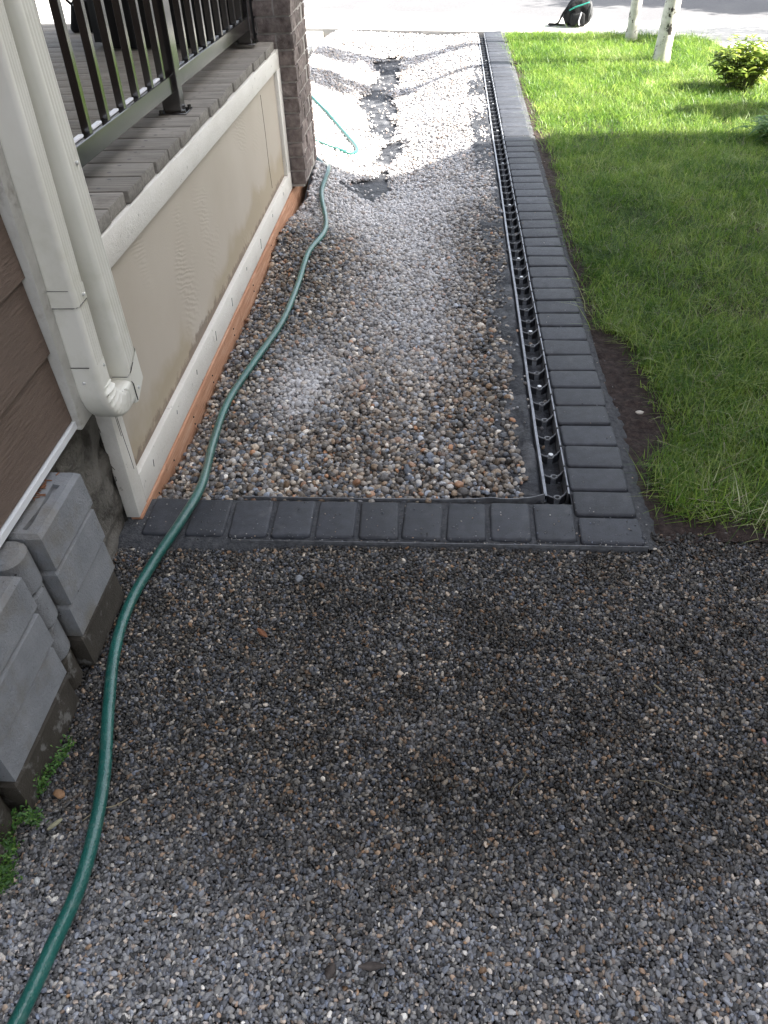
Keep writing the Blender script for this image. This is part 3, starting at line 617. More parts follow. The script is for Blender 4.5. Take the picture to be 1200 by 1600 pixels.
# ------------------------------------------------------------------ brick column
colm = thing('brick_column', 'rough taupe brick column rising at the far corner of the porch', 'column', (-1.1, 5.2, 0))
BX0, BX1, BY0, BY1 = -1.40, -0.838, 4.905, 5.43
CH = 0.0785; BZ = 0.028
wobj('mortar_core', boxme(BX0+0.014, BX1-0.005, BY0+0.008, BY1-0.014, 0.012, 3.0, 0), M['mortar'], colm)
def rough_brick(L, Dp, Hh, seed):
    bm = bmesh.new(); addbox(bm, 0, L, 0, Dp, 0, Hh)
    bmesh.ops.subdivide_edges(bm, edges=[e for e in bm.edges if abs(e.verts[0].co.x-e.verts[1].co.x) > L*0.5], cuts=4, use_grid_fill=True)
    bmesh.ops.subdivide_edges(bm, edges=[e for e in bm.edges if abs(e.verts[0].co.z-e.verts[1].co.z) > Hh*0.5], cuts=2, use_grid_fill=True)
    for v in bm.verts:
        n_ = noise.noise_vector(v.co*38+Vector((seed*9.1, 0, 0)))
        v.co.y += n_.y*0.0055 if v.co.y < 0.01 else 0; v.co.x += n_.x*0.0028; v.co.z += n_.z*0.0020
        if v.co.y < 0.02 and (v.co.z < 0.003 or v.co.z > Hh-0.003): v.co.y += 0.003
        # vertical combed grooves
    return bm_mesh(bm, 'brick', 30)
BL = (BX1-BX0); HH = CH-0.0105
full = [rough_brick(0.182, 0.07, HH, s) for s in range(5)]; half = [rough_brick(0.088, 0.07, HH, 20+s) for s in range(3)]
def lay(z, k, only_outer=False):
    """one course: list of (mesh, origin, yaw)"""
    res = []
    off = 0.0 if k % 2 == 0 else 0.094
    for (ox, oy, yaw, Ls) in ((BX0, BY0, 0.0, BX1-BX0), (BX1, BY0, math.pi/2, BY1-BY0), (BX1, BY1, math.pi, BX1-BX0), (BX0, BY1, -math.pi/2, BY1-BY0)):
        x = 0.0 if off == 0 or True else 0; seq = ['f', 'f', 'f'] if k % 2 == 0 else ['h', 'f', 'f', 'h']
        for s in seq:
            L = 0.182 if s == 'f' else 0.088
            if x+L > Ls+0.03: break
            me = random.choice(full if s == 'f' else half)
            d = Matrix.Rotation(yaw, 3, 'Z')@Vector((x, 0.0, 0)); st = Matrix.Rotation(yaw, 3, 'Z')@Vector((0, random.uniform(-0.004, 0.003), 0))
            res.append((me, Vector((ox, oy, z))+d+st, yaw)); x += L+0.0095
    return res
for k in range(13):
    for (me, p, yaw) in lay(BZ+k*CH, k):
        o = mobj('brick', me, M['brick'], colm, p); o.rotation_euler = (0, 0, yaw)
V = []; Fc = []
for k in range(13, 37):
    for (me, p, yaw) in lay(BZ+k*CH, k):
        rm = Matrix.Rotation(yaw, 3, 'Z'); b = len(V); V += [rm@v.co+p for v in me.vertices]; Fc += [tuple(b+i for i in q.vertices) for q in me.polygons]
wobj('upper_brick', pyme(V, Fc), M['brick'], colm, kind='stuff')

# ------------------------------------------------------------------ block wall beside the foundation
bw = thing('block_wall', 'low stack of grey concrete garden wall blocks against the foundation', 'wall', (-0.9, 1.1, 0))
CB = 0.108
def block(outline, z0, z1, dx, top=False, name='concrete_block', mat='conc', slot=None):
    n = len(outline); V = []; cxm = sum(p[0] for p in outline)/n; cym = sum(p[1] for p in outline)/n
    def ring(z, ins, bat):
        for (x, y) in outline:
            ux = x-cxm; uy = y-cym; V.append((x-math.copysign(min(ins, abs(ux)*0.5), ux)+(bat if x > -0.93 else 0), y-math.copysign(min(ins, abs(uy)*0.5), uy), z))
    ring(z0, 0.004, 0.002); ring(z0+0.008, 0.0, 0.003); ring(z1-0.010, 0.0, -0.004); ring(z1, 0.008, -0.006)
    Fc = [tuple(range(n-1, -1, -1)), tuple(range(3*n, 4*n))]
    for r_ in range(3): Fc += [(r_*n+i, r_*n+(i+1) % n, (r_+1)*n+(i+1) % n, (r_+1)*n+i) for i in range(n)]
    V = [(v[0]+dx, v[1], v[2]) for v in V]
    return wobj(name, pyme(V, Fc, 28), M[mat], bw)
def rect_o(y0, y1, x0=-0.968, x1=-0.860): return [(x0, y0), (x1, y0), (x1, y1), (x0, y1)]
def nose_o(y0, y1, x1=-0.876):
    yc = (y0+y1)/2; r = (y1-y0)/2; pts = [(-0.968, y0)]
    for i in range(9):
        a = -math.pi/2+math.pi*i/8; pts.append((x1-r*0.75+r*0.75*math.cos(a), yc+r*math.sin(a)))
    return pts+[(-0.968, y1)]
for c_ in range(4):
    z1 = 0.43-c_*CB; z0 = z1-CB+0.0015
    mt = 'concw' if c_ == 3 else 'conc'; jx = [0, 0.003, 0.001, 0.002][c_]
    block(rect_o(1.262, 1.50), z0, z1, jx, mat=mt); block(nose_o(1.165, 1.255), z0, z1-0.002, jx, mat=mt, name='rounded_block')
    block(rect_o(0.868, 1.150), z0, z1-0.004, jx+0.002, mat=mt); block(nose_o(0.772, 0.862), z0, z1-0.004, jx, mat=mt, name='rounded_block')
    block(rect_o(0.47, 0.765), z0, z1-0.004, jx, mat=mt)
# bow tie shaped key slot sunk into the top of the far block
topblk = max((o for o in bw.children if o.name.startswith('concrete_block')), key=lambda o: (round(max(v.co.z for v in o.data.vertices), 3), max(v.co.y for v in o.data.vertices)))
bm = bmesh.new(); bm.from_mesh(topblk.data); zt = max(v.co.z for v in bm.verts)
tf = [f for f in bm.faces if all(abs(v.co.z-zt) < 1e-4 for v in f.verts)][0]; oe = list(tf.edges); bm.faces.remove(tf)
sl = [(-0.913, 1.285), (-0.897, 1.280), (-0.9005, 1.36), (-0.889, 1.442), (-0.909, 1.447), (-0.9045, 1.36)]
ti = [bm.verts.new((x, y, zt)) for x, y in sl]; bi = [bm.verts.new((x, y, zt-0.012)) for x, y in sl]
ie = [bm.edges.new((ti[i], ti[(i+1) % 6])) for i in range(6)]
bmesh.ops.triangle_fill(bm, edges=oe+ie, use_beauty=True)
for i in range(6): bm.faces.new((ti[i], ti[(i+1) % 6], bi[(i+1) % 6], bi[i]))
bm.faces.new(bi); bmesh.ops.recalc_face_normals(bm, faces=bm.faces); bm.to_mesh(topblk.data); bm.free()
# leaf litter on top
vf = []
for i in range(26):
    p = Vector((-0.925+rng.normal(0, .012), 1.43+rng.normal(0, .028), 0.4335)); d = Vector((rng.normal(), rng.normal(), 0.1)).normalized()*rng.uniform(.004, .012)
    vf.append(tube([p-d, p+d], 0.0013, 4))
v, f = merge(vf); wobj('leaf_litter', pyme(v, f), M['leafdry'], bw, kind='stuff')

# ------------------------------------------------------------------ paver border
border = thing('paver_border', 'charcoal concrete paver border turning the corner between gravel and lawn', 'paver border', (0.4, 1.85, 0))
def paver_mesh(L, W, T, seed):
    """rounded tumbled slab, origin at centre of top"""
    r = random.Random(seed); bm = bmesh.new(); addbox(bm, -L/2, L/2, -W/2, W/2, -T, 0)
    bmesh.ops.bevel(bm, geom=[e for e in bm.edges if abs(e.verts[0].co.z-e.verts[1].co.z) > T*0.5], offset=0.013, segments=3, profile=0.5, affect='EDGES')
    bmesh.ops.bevel(bm, geom=[e for e in bm.edges if e.verts[0].co.z > -1e-5 and e.verts[1].co.z > -1e-5], offset=0.0085, segments=3, profile=0.5, affect='EDGES')
    for v in bm.verts:
        n_ = noise.noise_vector(Vector((v.co.x*16+seed*3.3, v.co.y*16, 0))); e = 1 if (abs(v.co.x) > L/2-0.02 or abs(v.co.y) > W/2-0.02) else 0.3
        v.co.x += n_.x*0.0032*e; v.co.y += n_.y*0.0030*e
        if v.co.z > -0.002: v.co.z += n_.z*0.0012
    return bm_mesh(bm, 'paver', 75)
pv = [paver_mesh(0.181, 0.1165, 0.06, s) for s in range(9)]; pb = [paver_mesh(0.1175, 0.172, 0.06, 40+s) for s in range(8)]
for i in range(67):
    yy = 1.757+0.0615+i*0.1235
    xx = 0.4865-0.0024*i*0.1235+rng.uniform(-0.003, 0.003)
    o = mobj('paver', pv[rng.integers(0, 9)], M['paver'], border, (xx, yy, rng.uniform(-0.0018, 0.0018)))
    o.rotation_euler = (rng.normal(0, .008), rng.normal(0, .008), rng.normal(0, .014)+(math.pi if rng.random() < .5 else 0))
for i in range(10):
    xx = 0.395-0.064-i*0.1298
    o = mobj('paver', pb[rng.integers(0, 8)], M['paver'], border, (xx, 1.853+rng.uniform(-.002, .002), rng.uniform(-0.002, 0.001)))
    o.rotation_euler = (rng.normal(0, .012), rng.normal(0, .012), rng.normal(0, .022))
# bedding between and outside the stones, with a ragged haunch
V = []; ysb = np.linspace(1.752, 10.02, 420)
for y in ysb:
    rag = 0.600+0.022*noise.noise(Vector((y*6, 0, 0)))+0.012*noise.noise(Vector((y*30, 2, 0)))+(0.022 if y < 2.6 else 0)-0.002*(y-2)
    for x, z in ((0.392, -0.011), (0.44, -0.011), (0.56, -0.011), (0.584, -0.012), (0.598, -0.016), (rag, -0.028), (rag+0.012, -0.07)):
        V.append((x, y, z+0.004*noise.noise(Vector((x*60, y*60, 0)))))
Fc = [(j*7+i, j*7+i+1, (j+1)*7+i+1, (j+1)*7+i) for j in range(len(ysb)-1) for i in range(6)]
wobj('joint_mortar', pyme(V, Fc, True), M['joint'], border)
V = []; xsb = np.linspace(-0.962, 0.392, 220)
for x in xsb:
    near = 1.750-(0.024 if x < -0.55 else 0.006)-0.010*abs(noise.noise(Vector((x*14, 0, 5))))-(0.03 if x < -0.85 else 0)
    for y, z in ((near-0.01, -0.045), (near, -0.022), (1.765, -0.0100), (1.80, -0.0075), (1.90, -0.0075), (1.942, -0.008), (1.948, -0.06)):
        V.append((x, y, z+0.003*noise.noise(Vector((x*60, y*60, 0)))))
Fc = [(j*7+i, j*7+i+1, (j+1)*7+i+1, (j+1)*7+i) for j in range(len(xsb)-1) for i in range(6)]
wobj('joint_mortar', pyme(V, Fc, True), M['joint'], border)

# ------------------------------------------------------------------ plastic edging
edg = thing('paver_edging', 'black plastic ladder shaped edging strip running beside the paver column', 'edging', (0.35, 2.0, 0))
def wavy(y, s): return 0.0035*noise.noise(Vector((y*0.9, s, 0)))+0.0012*noise.noise(Vector((y*5, s, 0)))
def strip(xf, y0, y1, w, z0, z1, s):
    V = []; yy = np.linspace(y0, y1, 160)
    for y in yy:
        x = xf(y)+wavy(y, s); zt = z1+0.002*noise.noise(Vector((y*1.4, s, 7)))
        V += [(x, y, z0), (x+w, y, z0), (x+w, y, zt), (x, y, zt)]
    Fc = [(j*4+i, j*4+(i+1) % 4, (j+1)*4+(i+1) % 4, (j+1)*4+i) for j in range(len(yy)-1) for i in range(4)]
    return pyme(V, Fc)
def xr_(y): return 0.3865-0.0024*(y-1.8)
def xl_(y): return 0.3150-0.0010*(y-1.8)
wobj('wall_rail', strip(xr_, 1.985, 9.93, 0.0045, -0.06, 0.0005, 1), M['edgetop'], edg)
wobj('outer_rail', strip(xl_, 2.0, 9.93, 0.0085, -0.045, -0.020, 2), M['edgetop'], edg)
# rib: a thin upright fin with a ring in the middle, paler along its top edge
def fin(cpts, zt, zb_):
    P_ = catmull(cpts, 6); w_ = 0.0022; V = []
    for p in P_: V += [(p.x, p.y-w_, zb_), (p.x, p.y+w_, zb_), (p.x, p.y+w_, zt+p.z), (p.x, p.y-w_, zt+p.z)]
    return V, [(j*4+i, j*4+(i+1) % 4, (j+1)*4+(i+1) % 4, (j+1)*4+i) for j in range(len(P_)-1) for i in range(4)]
fa = fin([(0, 0.014, 0), (0.012, 0.001, 0), (0.025, -0.006, 0)], -0.018, -0.045); fb = fin([(0.043, -0.005, 0), (0.056, 0.004, 0.005), (0.069, 0.020, 0.011)], -0.018, -0.045)
v1, f1 = tube(catmull([(0, 0.014, -0.018), (0.012, 0.001, -0.018), (0.025, -0.006, -0.018)], 5), 0.0026, 5)
v2, f2 = tube(catmull([(0.043, -0.005, -0.018), (0.056, 0.004, -0.013), (0.069, 0.020, -0.007)], 5), 0.0026, 5)
ring_ = [(0.034+0.0095*math.cos(2*math.pi*i/12), -0.006+0.0095*math.sin(2*math.pi*i/12), -0.017) for i in range(13)]
v3, f3 = tube(ring_, 0.0032, 5, False)
vv_, ff_ = merge([fa, fb, (v1, f1), (v2, f2), (v3, f3)]); ribm = pyme(vv_, ff_)
ribm.materials.append(M['edge']); ribm.materials.append(M['ribmat']); nf_ = len(fa[1])+len(fb[1])
for i_, p_ in enumerate(ribm.polygons): p_.material_index = 0 if i_ < nf_ else 1
naily = pyme(*tube([(0, 0, -0.006), (0, 0, -0.001), (0, 0, 0.0010), (0, 0, 0.0018)], [0.004, 0.0078, 0.0078, 0.006], 10), 40)
clip = boxme(-0.001, 0.0065, -0.004, 0.004, -0.012, 0.003, 0.001)
for i in range(72):
    yy = 2.002+i*0.1098+rng.uniform(-.003, .003)
    mobj('rib', ribm, M['ribmat'], edg, (xl_(yy)+0.006, yy, -0.008))
    mobj('clip', clip, M['edge'], edg, (xr_(yy)-0.001, yy+0.02, 0.0))
    if i in (2, 6, 10, 15, 17, 24, 31, 38, 45, 52, 60): mobj('nail', naily, M['nail'], edg, (xl_(yy)+0.040, yy-0.006, -0.016))
# the shorter strips along the bottom row
e2 = thing('edging_strip', 'thin black plastic strip between the pebbles and the bottom paver row', 'edging', (0, 1.95, 0))
P = [(-0.62, 1.952), (-0.3, 1.950), (0.0, 1.951), (0.1, 1.956), (0.15, 1.962), (0.2, 1.957), (0.27, 1.966), (0.315, 1.984)]
P = catmull([(a, b, 0) for a, b in P], 8)
V = []
for p in P: V += [(p.x, p.y, -0.05), (p.x, p.y+0.0035, -0.05), (p.x, p.y+0.0035, -0.001), (p.x, p.y, -0.001)]
wobj('rail', pyme(V, [(j*4+i, j*4+(i+1) % 4, (j+1)*4+(i+1) % 4, (j+1)*4+i) for j in range(len(P)-1) for i in range(4)]), M['ribmat'], e2)
e3 = boxme(-0.62, 0.585, 1.7525, 1.7550, -0.05, -0.006)
tag(wobj('edging_strip', e3, M['ribmat']), 'thin dark plastic strip along the front of the bottom paver row', 'edging')
# loose fabric curling beside the edging
V = []; yy = np.linspace(1.97, 9.9, 700)
for y in yy:
    for u in np.linspace(0, 1, 13):
        x = 0.185+(0.384-0.185)*u+0.02*noise.noise(Vector((y*3, 1, 0)))*(1-u)
        V.append((x, y, -0.046+0.020*min(1, u*1.6)-(0.034 if u > 0.66 else 0)+(0.016*noise.noise(Vector((x*22, y*11, 8)))+0.008*noise.noise(Vector((x*50, y*34, 2))))*(1-u*0.5)))
wobj('fabric_flap', pyme(V, [(j*13+i, j*13+i+1, (j+1)*13+i+1, (j+1)*13+i) for j in range(len(yy)-1) for i in range(12)], True), M['fabric'], kind='structure')

# ------------------------------------------------------------------ stones
def stone_variants(n, mat, flat=(0.45, 0.75), seed=0, ang=0.0):
    out_ = []
    for s in range(n):
        r = random.Random(seed+s); bm = bmesh.new(); bmesh.ops.create_icosphere(bm, subdivisions=2, radius=0.5)
        fx, fy, fz = 1.0, r.uniform(0.62, 0.9), r.uniform(*flat)
        for v in bm.verts:
            d = v.co.normalized(); k_ = 1+0.22*noise.noise(d*1.3+Vector((s*7.7+seed, 0, 0)))+ang*0.30*noise.noise(d*2.6+Vector((0, s*5.1+seed, 0)))
            v.co = Vector((v.co.x*fx, v.co.y*fy, v.co.z*fz))*k_
        me = bm_mesh(bm, 'stone'); smooth(me); me.materials.append(mat); out_.append(me)
    return out_
def jgrid(x0, x1, y0, y1, s):
    nx_ = int((x1-x0)/s); ny_ = int((y1-y0)/(s*0.866)); i, j = np.meshgrid(np.arange(nx_), np.arange(ny_))
    x = x0+(i+0.5*(j % 2))*s; y = y0+j*s*0.866
    x = x+rng.uniform(-.38, .38, x.shape)*s; y = y+rng.uniform(-.38, .38, y.shape)*s; return x.ravel(), y.ravel()
def gauss(x, y, cx_, cy_, sx__, sy__): return np.exp(-((x-cx_)/sx__)**2-((y-cy_)/sy__)**2)
# large river pebbles
X, Y, Z, SZ = [], [], [], []
for layer, (sp, dz, keep) in enumerate(((0.0150, -0.009, 1.0), (0.0162, 0.001, 0.80), (0.021, 0.009, 0.5))):
    x, y = jgrid(-1.45, 0.315, 1.955, 10.8, sp)
    k_ = rng.random(x.shape) < keep
    xl = sweep_x(y)+0.004; right = np.interp(y, [2, 2.6, 3.2, 4.5, 10], [0.262, 0.268, 0.282, 0.292, 0.300])+(fbm(y, y*0+3, 5.5, 11)-0.5)*np.interp(y, [2, 5], [0.10, 0.05])+(fbm(x, y, 30, 12, 2)-0.5)*0.02
    k_ &= (x > xl) & (x < right) & (y < walk_y(x)-0.03)
    # bare fabric in the trough
    xc = np.interp(y, [5.2, 5.7, 6.0, 7.2, 9.8], [-0.50, -0.52, -0.45, -0.57, -0.66]); w = np.interp(y, [5.15, 5.35, 5.8, 5.95, 6.2, 6.45, 7.2, 8, 9.6, 9.9], [-1, .16, .13, .03, 0.01, .07, .10, .12, .10, -1])
    e = np.abs(x-xc-0.05*np.sin(y*2.1))+(fbm(x, y, 3.5, 21)-0.5)*0.22+(fbm(x, y, 16, 23, 2)-0.5)*0.10
    keep_p = smoothstep((e-w)/(0.05, 0.09, 0.13)[layer]+0.15)*0.985+(0.03 if layer == 0 else 0)
    k_ &= (rng.random(x.shape) < keep_p) | (w < 0)
    k_ &= ~((x > 0.02) & (x < 0.22) & (y < 2.0) & (layer > 0))
    x = x[k_]; y = y[k_]; X.append(x); Y.append(y); Z.append(hz(x, y)+dz+rng.uniform(-.003, .004, x.shape)); SZ.append(np.clip(rng.lognormal(math.log(0.0195), 0.27, x.shape), 0.010, 0.036))
X = np.concatenate(X); Y = np.concatenate(Y); Z = np.concatenate(Z); SZ = np.concatenate(SZ); n = len(X)
# rim behind the strip stays full
dust_sun = 1.0*gauss(X, Y, -0.20, 4.0, .26, 1.05)+0.95*gauss(X, Y, -0.55, 2.80, .15, .33)+0.6*gauss(X, Y, -0.45, 4.9, .45, .5)+0.4*gauss(X, Y, -0.05, 3.2, .15, .5)+0.75*smoothstep((Y-4.2)/1.2)  # last term paints sunlit whitening on the far bed, the rest is dry dust
dust_sun = np.clip(dust_sun*(0.55+0.9*fbm(X, Y, 5, 31))*rng.uniform(.35, 1.1, n)-0.06, 0, 0.85)
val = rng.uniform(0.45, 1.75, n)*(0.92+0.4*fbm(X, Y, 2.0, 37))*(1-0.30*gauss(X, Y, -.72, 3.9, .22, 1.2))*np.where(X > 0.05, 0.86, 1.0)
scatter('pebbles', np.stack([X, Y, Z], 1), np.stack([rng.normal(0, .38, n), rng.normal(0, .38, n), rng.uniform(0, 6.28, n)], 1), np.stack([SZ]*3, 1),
        {'rnd': rng.random(n), 'val': val, 'dust_sun': dust_sun, 'warm': 0.45*fbm(X, Y, 3, 39)}, stone_variants(9, M['pebble'], (0.42, 0.75), 0), 'rounded multicoloured river pebbles filling the swale')
# fine gravel
X, Y, Z, SZ = [], [], [], []
for layer, (sp, dz, keep) in enumerate(((0.0069, -0.003, 1.0), (0.0074, 0.001, 0.8), (0.0100, 0.004, 0.45))):
    x, y = jgrid(-0.955, 1.9, 0.12, 1.87, sp); k_ = rng.random(x.shape) < keep
    lim = np.where(x < 0.60, 1.756-np.where(x < -0.55, 0.026, 0.006)-0.012*fbm(x*9, y, 1, 41), np.where(x < 0.75, 1.83, 1.80+0.06*fbm(x*4, y*0, 1, 5)))
    k_ &= y < lim
    out_ = (x > 1.1) | (y < 0.36) | (x > 0.62+0.45*y); k_ &= ~(out_ & (rng.random(x.shape) > 0.5))
    x = x[k_]; y = y[k_]; X.append(x); Y.append(y); Z.append(gz(x, y)+dz+rng.uniform(-.0015, .002, x.shape)); SZ.append(np.clip(rng.lognormal(math.log(0.0090), 0.25, x.shape), 0.005, 0.018))
X = np.concatenate(X); Y = np.concatenate(Y); Z = np.concatenate(Z); SZ = np.concatenate(SZ); n = len(X)
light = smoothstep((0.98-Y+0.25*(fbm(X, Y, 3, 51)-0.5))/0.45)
wet = 0.9*gauss(X, Y, .23, 1.39, .09, .035)+0.9*gauss(X, Y, .34, 1.22, .08, .06)+0.6*gauss(X, Y, -.15, 1.52, .25, .03)+0.7*gauss(X, Y, -.13, .70, .012, .09)+0.5*gauss(X, Y, .15, 1.62, .3, .02)
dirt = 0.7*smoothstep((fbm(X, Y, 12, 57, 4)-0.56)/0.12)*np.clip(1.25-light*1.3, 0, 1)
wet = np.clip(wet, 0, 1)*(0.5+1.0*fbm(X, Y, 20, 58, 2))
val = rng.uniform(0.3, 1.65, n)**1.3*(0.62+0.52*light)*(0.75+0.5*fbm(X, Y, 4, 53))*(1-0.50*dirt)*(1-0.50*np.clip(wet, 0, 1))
dust_sun = np.clip((0.22*light+0.10*gauss(X, Y, -.02, 1.12, .10, .05)+0.15*gauss(X, Y, -.75, 0.6, .3, .3))*rng.uniform(0, 1.4, n), 0, .5)
sx2 = SZ*rng.uniform(0.9, 1.35, n)
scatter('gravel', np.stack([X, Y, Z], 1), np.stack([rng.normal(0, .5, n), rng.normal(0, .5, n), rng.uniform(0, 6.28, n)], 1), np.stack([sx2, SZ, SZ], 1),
        {'rnd': rng.random(n)**1.05, 'val': val, 'dust_sun': dust_sun, 'warm': np.clip(0.55*(1-light)+0.5*dirt, 0, 1)*rng.uniform(.5, 1, n)}, stone_variants(9, M['gravel'], (0.38, 0.75), 300, 1.0), 'fine dark grey gravel in front of the paver border')

# grit kicked onto the pavers and stray pebbles on the fabric edge
n = 900; a_ = rng.random(n); X = np.where(a_ < 0.45, rng.uniform(-0.93, 0.59, n), rng.uniform(0.40, 0.62, n)); Y = np.where(a_ < 0.45, 1.745+rng.random(n)**2*0.2, rng.uniform(1.8, 6.0, n))
k_ = (a_ < 0.45) | (X > 0.575) | (rng.random(n) < 0.25); X, Y = X[k_], Y[k_]; n = len(X); SZ = rng.uniform(0.0025, 0.006, n)
scatter('grit', np.stack([X, Y, np.where(X > 0.585, -0.012, 0.0005)], 1), np.stack([rng.normal(0, .5, n), rng.normal(0, .5, n), rng.uniform(0, 6.28, n)], 1), np.stack([SZ]*3, 1),
        {'rnd': rng.random(n), 'val': rng.uniform(.6, 1.3, n), 'dust_sun': rng.uniform(0, .2, n), 'warm': rng.random(n)*.4}, stone_variants(4, M['gravel'], (0.38, 0.75), 300, 1.0), 'grit scattered over the pavers and their mortar edge')
n = 260; X = rng.uniform(0.20, 0.375, n); Y = rng.uniform(2.0, 9.8, n); SZ = rng.uniform(0.007, 0.018, n)
scatter('stray_pebbles', np.stack([X, Y, np.where(X > .31, -0.05, -0.028)], 1), np.stack([rng.normal(0, .5, n), rng.normal(0, .5, n), rng.uniform(0, 6.28, n)], 1), np.stack([SZ]*3, 1),
        {'rnd': rng.random(n), 'val': rng.uniform(.6, 1.3, n), 'dust_sun': rng.uniform(0, .2, n), 'warm': rng.random(n)*.4}, stone_variants(4, M['pebble'], (0.42, 0.75), 0), 'stray pebbles on the black fabric beside the edging')

# individual stones one can point at
def one_stone(p, size, colr, label, flat=0.5, seed=0, sx__=1.3):
    me = stone_variants(1, noisemat('stone_'+str(seed), [tuple(c*0.8 for c in colr), colr], 120, 0.7, 0.4, 300), (flat, flat+0.02), 900+seed, 0.6)[0]
    o = mobj('stone', me, None, None, p); o.scale = (size*sx__, size, size); o.rotation_euler = (0.2, 0.1, seed*1.3); tag(o, label, 'stone')
one_stone((-0.393, 1.592, -0.002), 0.028, (0.24, 0.25, 0.27), 'larger pale grey stone on the gravel just below the paver row', 0.6, 1, 1.0)
one_stone((-0.817, 0.915, -0.004), 0.024, (0.30, 0.17, 0.09), 'rust orange stone on the gravel beside the green weed', 0.5, 2)
one_stone((-0.80, 0.845, -0.004), 0.020, (0.33, 0.31, 0.20), 'long ochre stone on the gravel between weed and hose', 0.35, 3, 1.9)
one_stone((-0.789, 0.725, -0.004), 0.015, (0.66, 0.66, 0.64), 'small white stone on the gravel below the weed', 0.7, 4, 1.1)
one_stone((0.684, 2.461, -0.006), 0.020, (0.55, 0.50, 0.44), 'small pale stone on the bare soil beside the pavers', 0.4, 5, 1.6)
one_stone((0.718, 1.113, -0.006), 0.014, (0.36, 0.20, 0.19), 'small pinkish stone on the gravel near the right edge', 0.6, 6)

def leaf_obj(p, L, W, yaw, mat, label, curl=0.25, name='fallen_leaf'):
    n = 9; V = []
    for i in range(n):
        t = i/(n-1); w = W*math.sin(math.pi*min(1, t*0.94+0.03))**0.8/2; zc = curl*L*(t-0.5)**2
        V += [(L*(t-0.5), -w, zc+0.25*w), (L*(t-0.5), 0, zc), (L*(t-0.5), w, zc+0.30*w), (L*(t-0.5), 0, zc-0.0008)]
    Fc = []
    for i in range(n-1):
        a = i*4; b = a+4; Fc += [(a, a+1, b+1, b), (a+1, a+2, b+2, b+1), (a, b, b+3, a+3), (a+3, b+3, b+2, a+2)]
    o = mobj(name, pyme(V, Fc, True), mat, None, p); o.rotation_euler = (0.1, 0.05, yaw); return tag(o, label, 'leaf')
leaf_obj((-0.457, 1.385, 0.001), 0.042, 0.016, -0.75, M['leafdry'], 'curled rusty brown leaf lying on the gravel right of the hose')
brownleaf = noisemat('wet_leaf', [(0.05, 0.042, 0.038), (0.11, 0.09, 0.08)], 70, 0.7, 0.5, 120)
leaf_obj((-0.188, 0.588, -0.001), 0.030, 0.020, 1.3, brownleaf, 'dark brown torn leaf scrap on the gravel at the bottom of the picture')
leaf_obj((-0.115, 0.600, -0.001), 0.048, 0.016, 0.1, brownleaf, 'wider dark brown leaf scrap with ragged edge, right of the torn one')
def twig(p, L, yaw, r, label, mat='twig'):
    d = Vector((math.cos(yaw), math.sin(yaw), 0))*L/2; c_ = Vector(p); s = Vector((-d.y, d.x, 0))*0.12
    v, f = tube(catmull([c_-d, c_-d*0.3+s+Vector((0, 0, .002)), c_+d*0.4-s*0.3, c_+d], 4), [r*0.7]+[r]*11+[r*0.5], 5)
    tag(wobj('twig', pyme(v, f, True), M[mat]), label, 'twig')
twig((0.514, 1.243, 0.002), 0.03, 2.3, 0.0028, 'short straw coloured twig on the dark gravel at the right')
twig((0.17, 0.975, 0.002), 0.07, 1.0, 0.0007, 'thin straw lying diagonally on the gravel right of centre')
twig((0.47, 0.985, 0.003), 0.09, -0.25, 0.0007, 'long thin straw on the gravel toward the right edge')
twig((-0.70, 0.88, 0.002), 0.10, 0.6, 0.0016, 'dry stem lying between the weed and the hose')

# ------------------------------------------------------------------ hose
hp_ = [(-0.74, 0.30, 0.015), (-0.715, 0.476, 0.012), (-0.703, 0.592, 0.010), (-0.694, 0.736, 0.008), (-0.722, 0.932, 0.006), (-0.777, 1.132, 0.005), (-0.819, 1.308, 0.005), (-0.832, 1.464, 0.006),
       (-0.812, 1.63, 0.010), (-0.774, 1.81, 0.020), (-0.760, 1.99, 0.012), (-0.812, 2.33, -0.030), (-0.822, 2.61, -0.045), (-0.775, 2.94, -0.055), (-0.727, 3.29, -0.06), (-0.718, 3.71, -0.062),
       (-0.715, 4.08, -0.045), (-0.672, 4.47, -0.055), (-0.765, 5.03, -0.08), (-0.762, 5.40, -0.07), (-0.85, 5.75, -0.06), (-1.02, 6.0, -0.05), (-1.06, 6.25, -0.045), (-0.87, 6.38, -0.05), (-0.735, 6.40, -0.06), (-0.70, 6.58, -0.07),
       (-0.86, 7.0, -0.045), (-1.06, 7.40, -0.03), (-1.32, 7.8, -0.01), (-1.7, 8.1, 0.0)]
pts_h = []
for (x, y, z) in hp_:
    if y > 2.1 and x > -1.4: z = float(hz(x, y))+(0.022 if y < 5.9 else 0.014)
    pts_h.append((x, y, z+0.004))
path = catmull(pts_h, 9)
v, f = tube(path, 0.0145, 18); ho = wobj('garden_hose', pyme(v, f, True), M['hose'])
tag(ho, 'green garden hose snaking over gravel, pavers and pebbles beside the porch', 'hose')

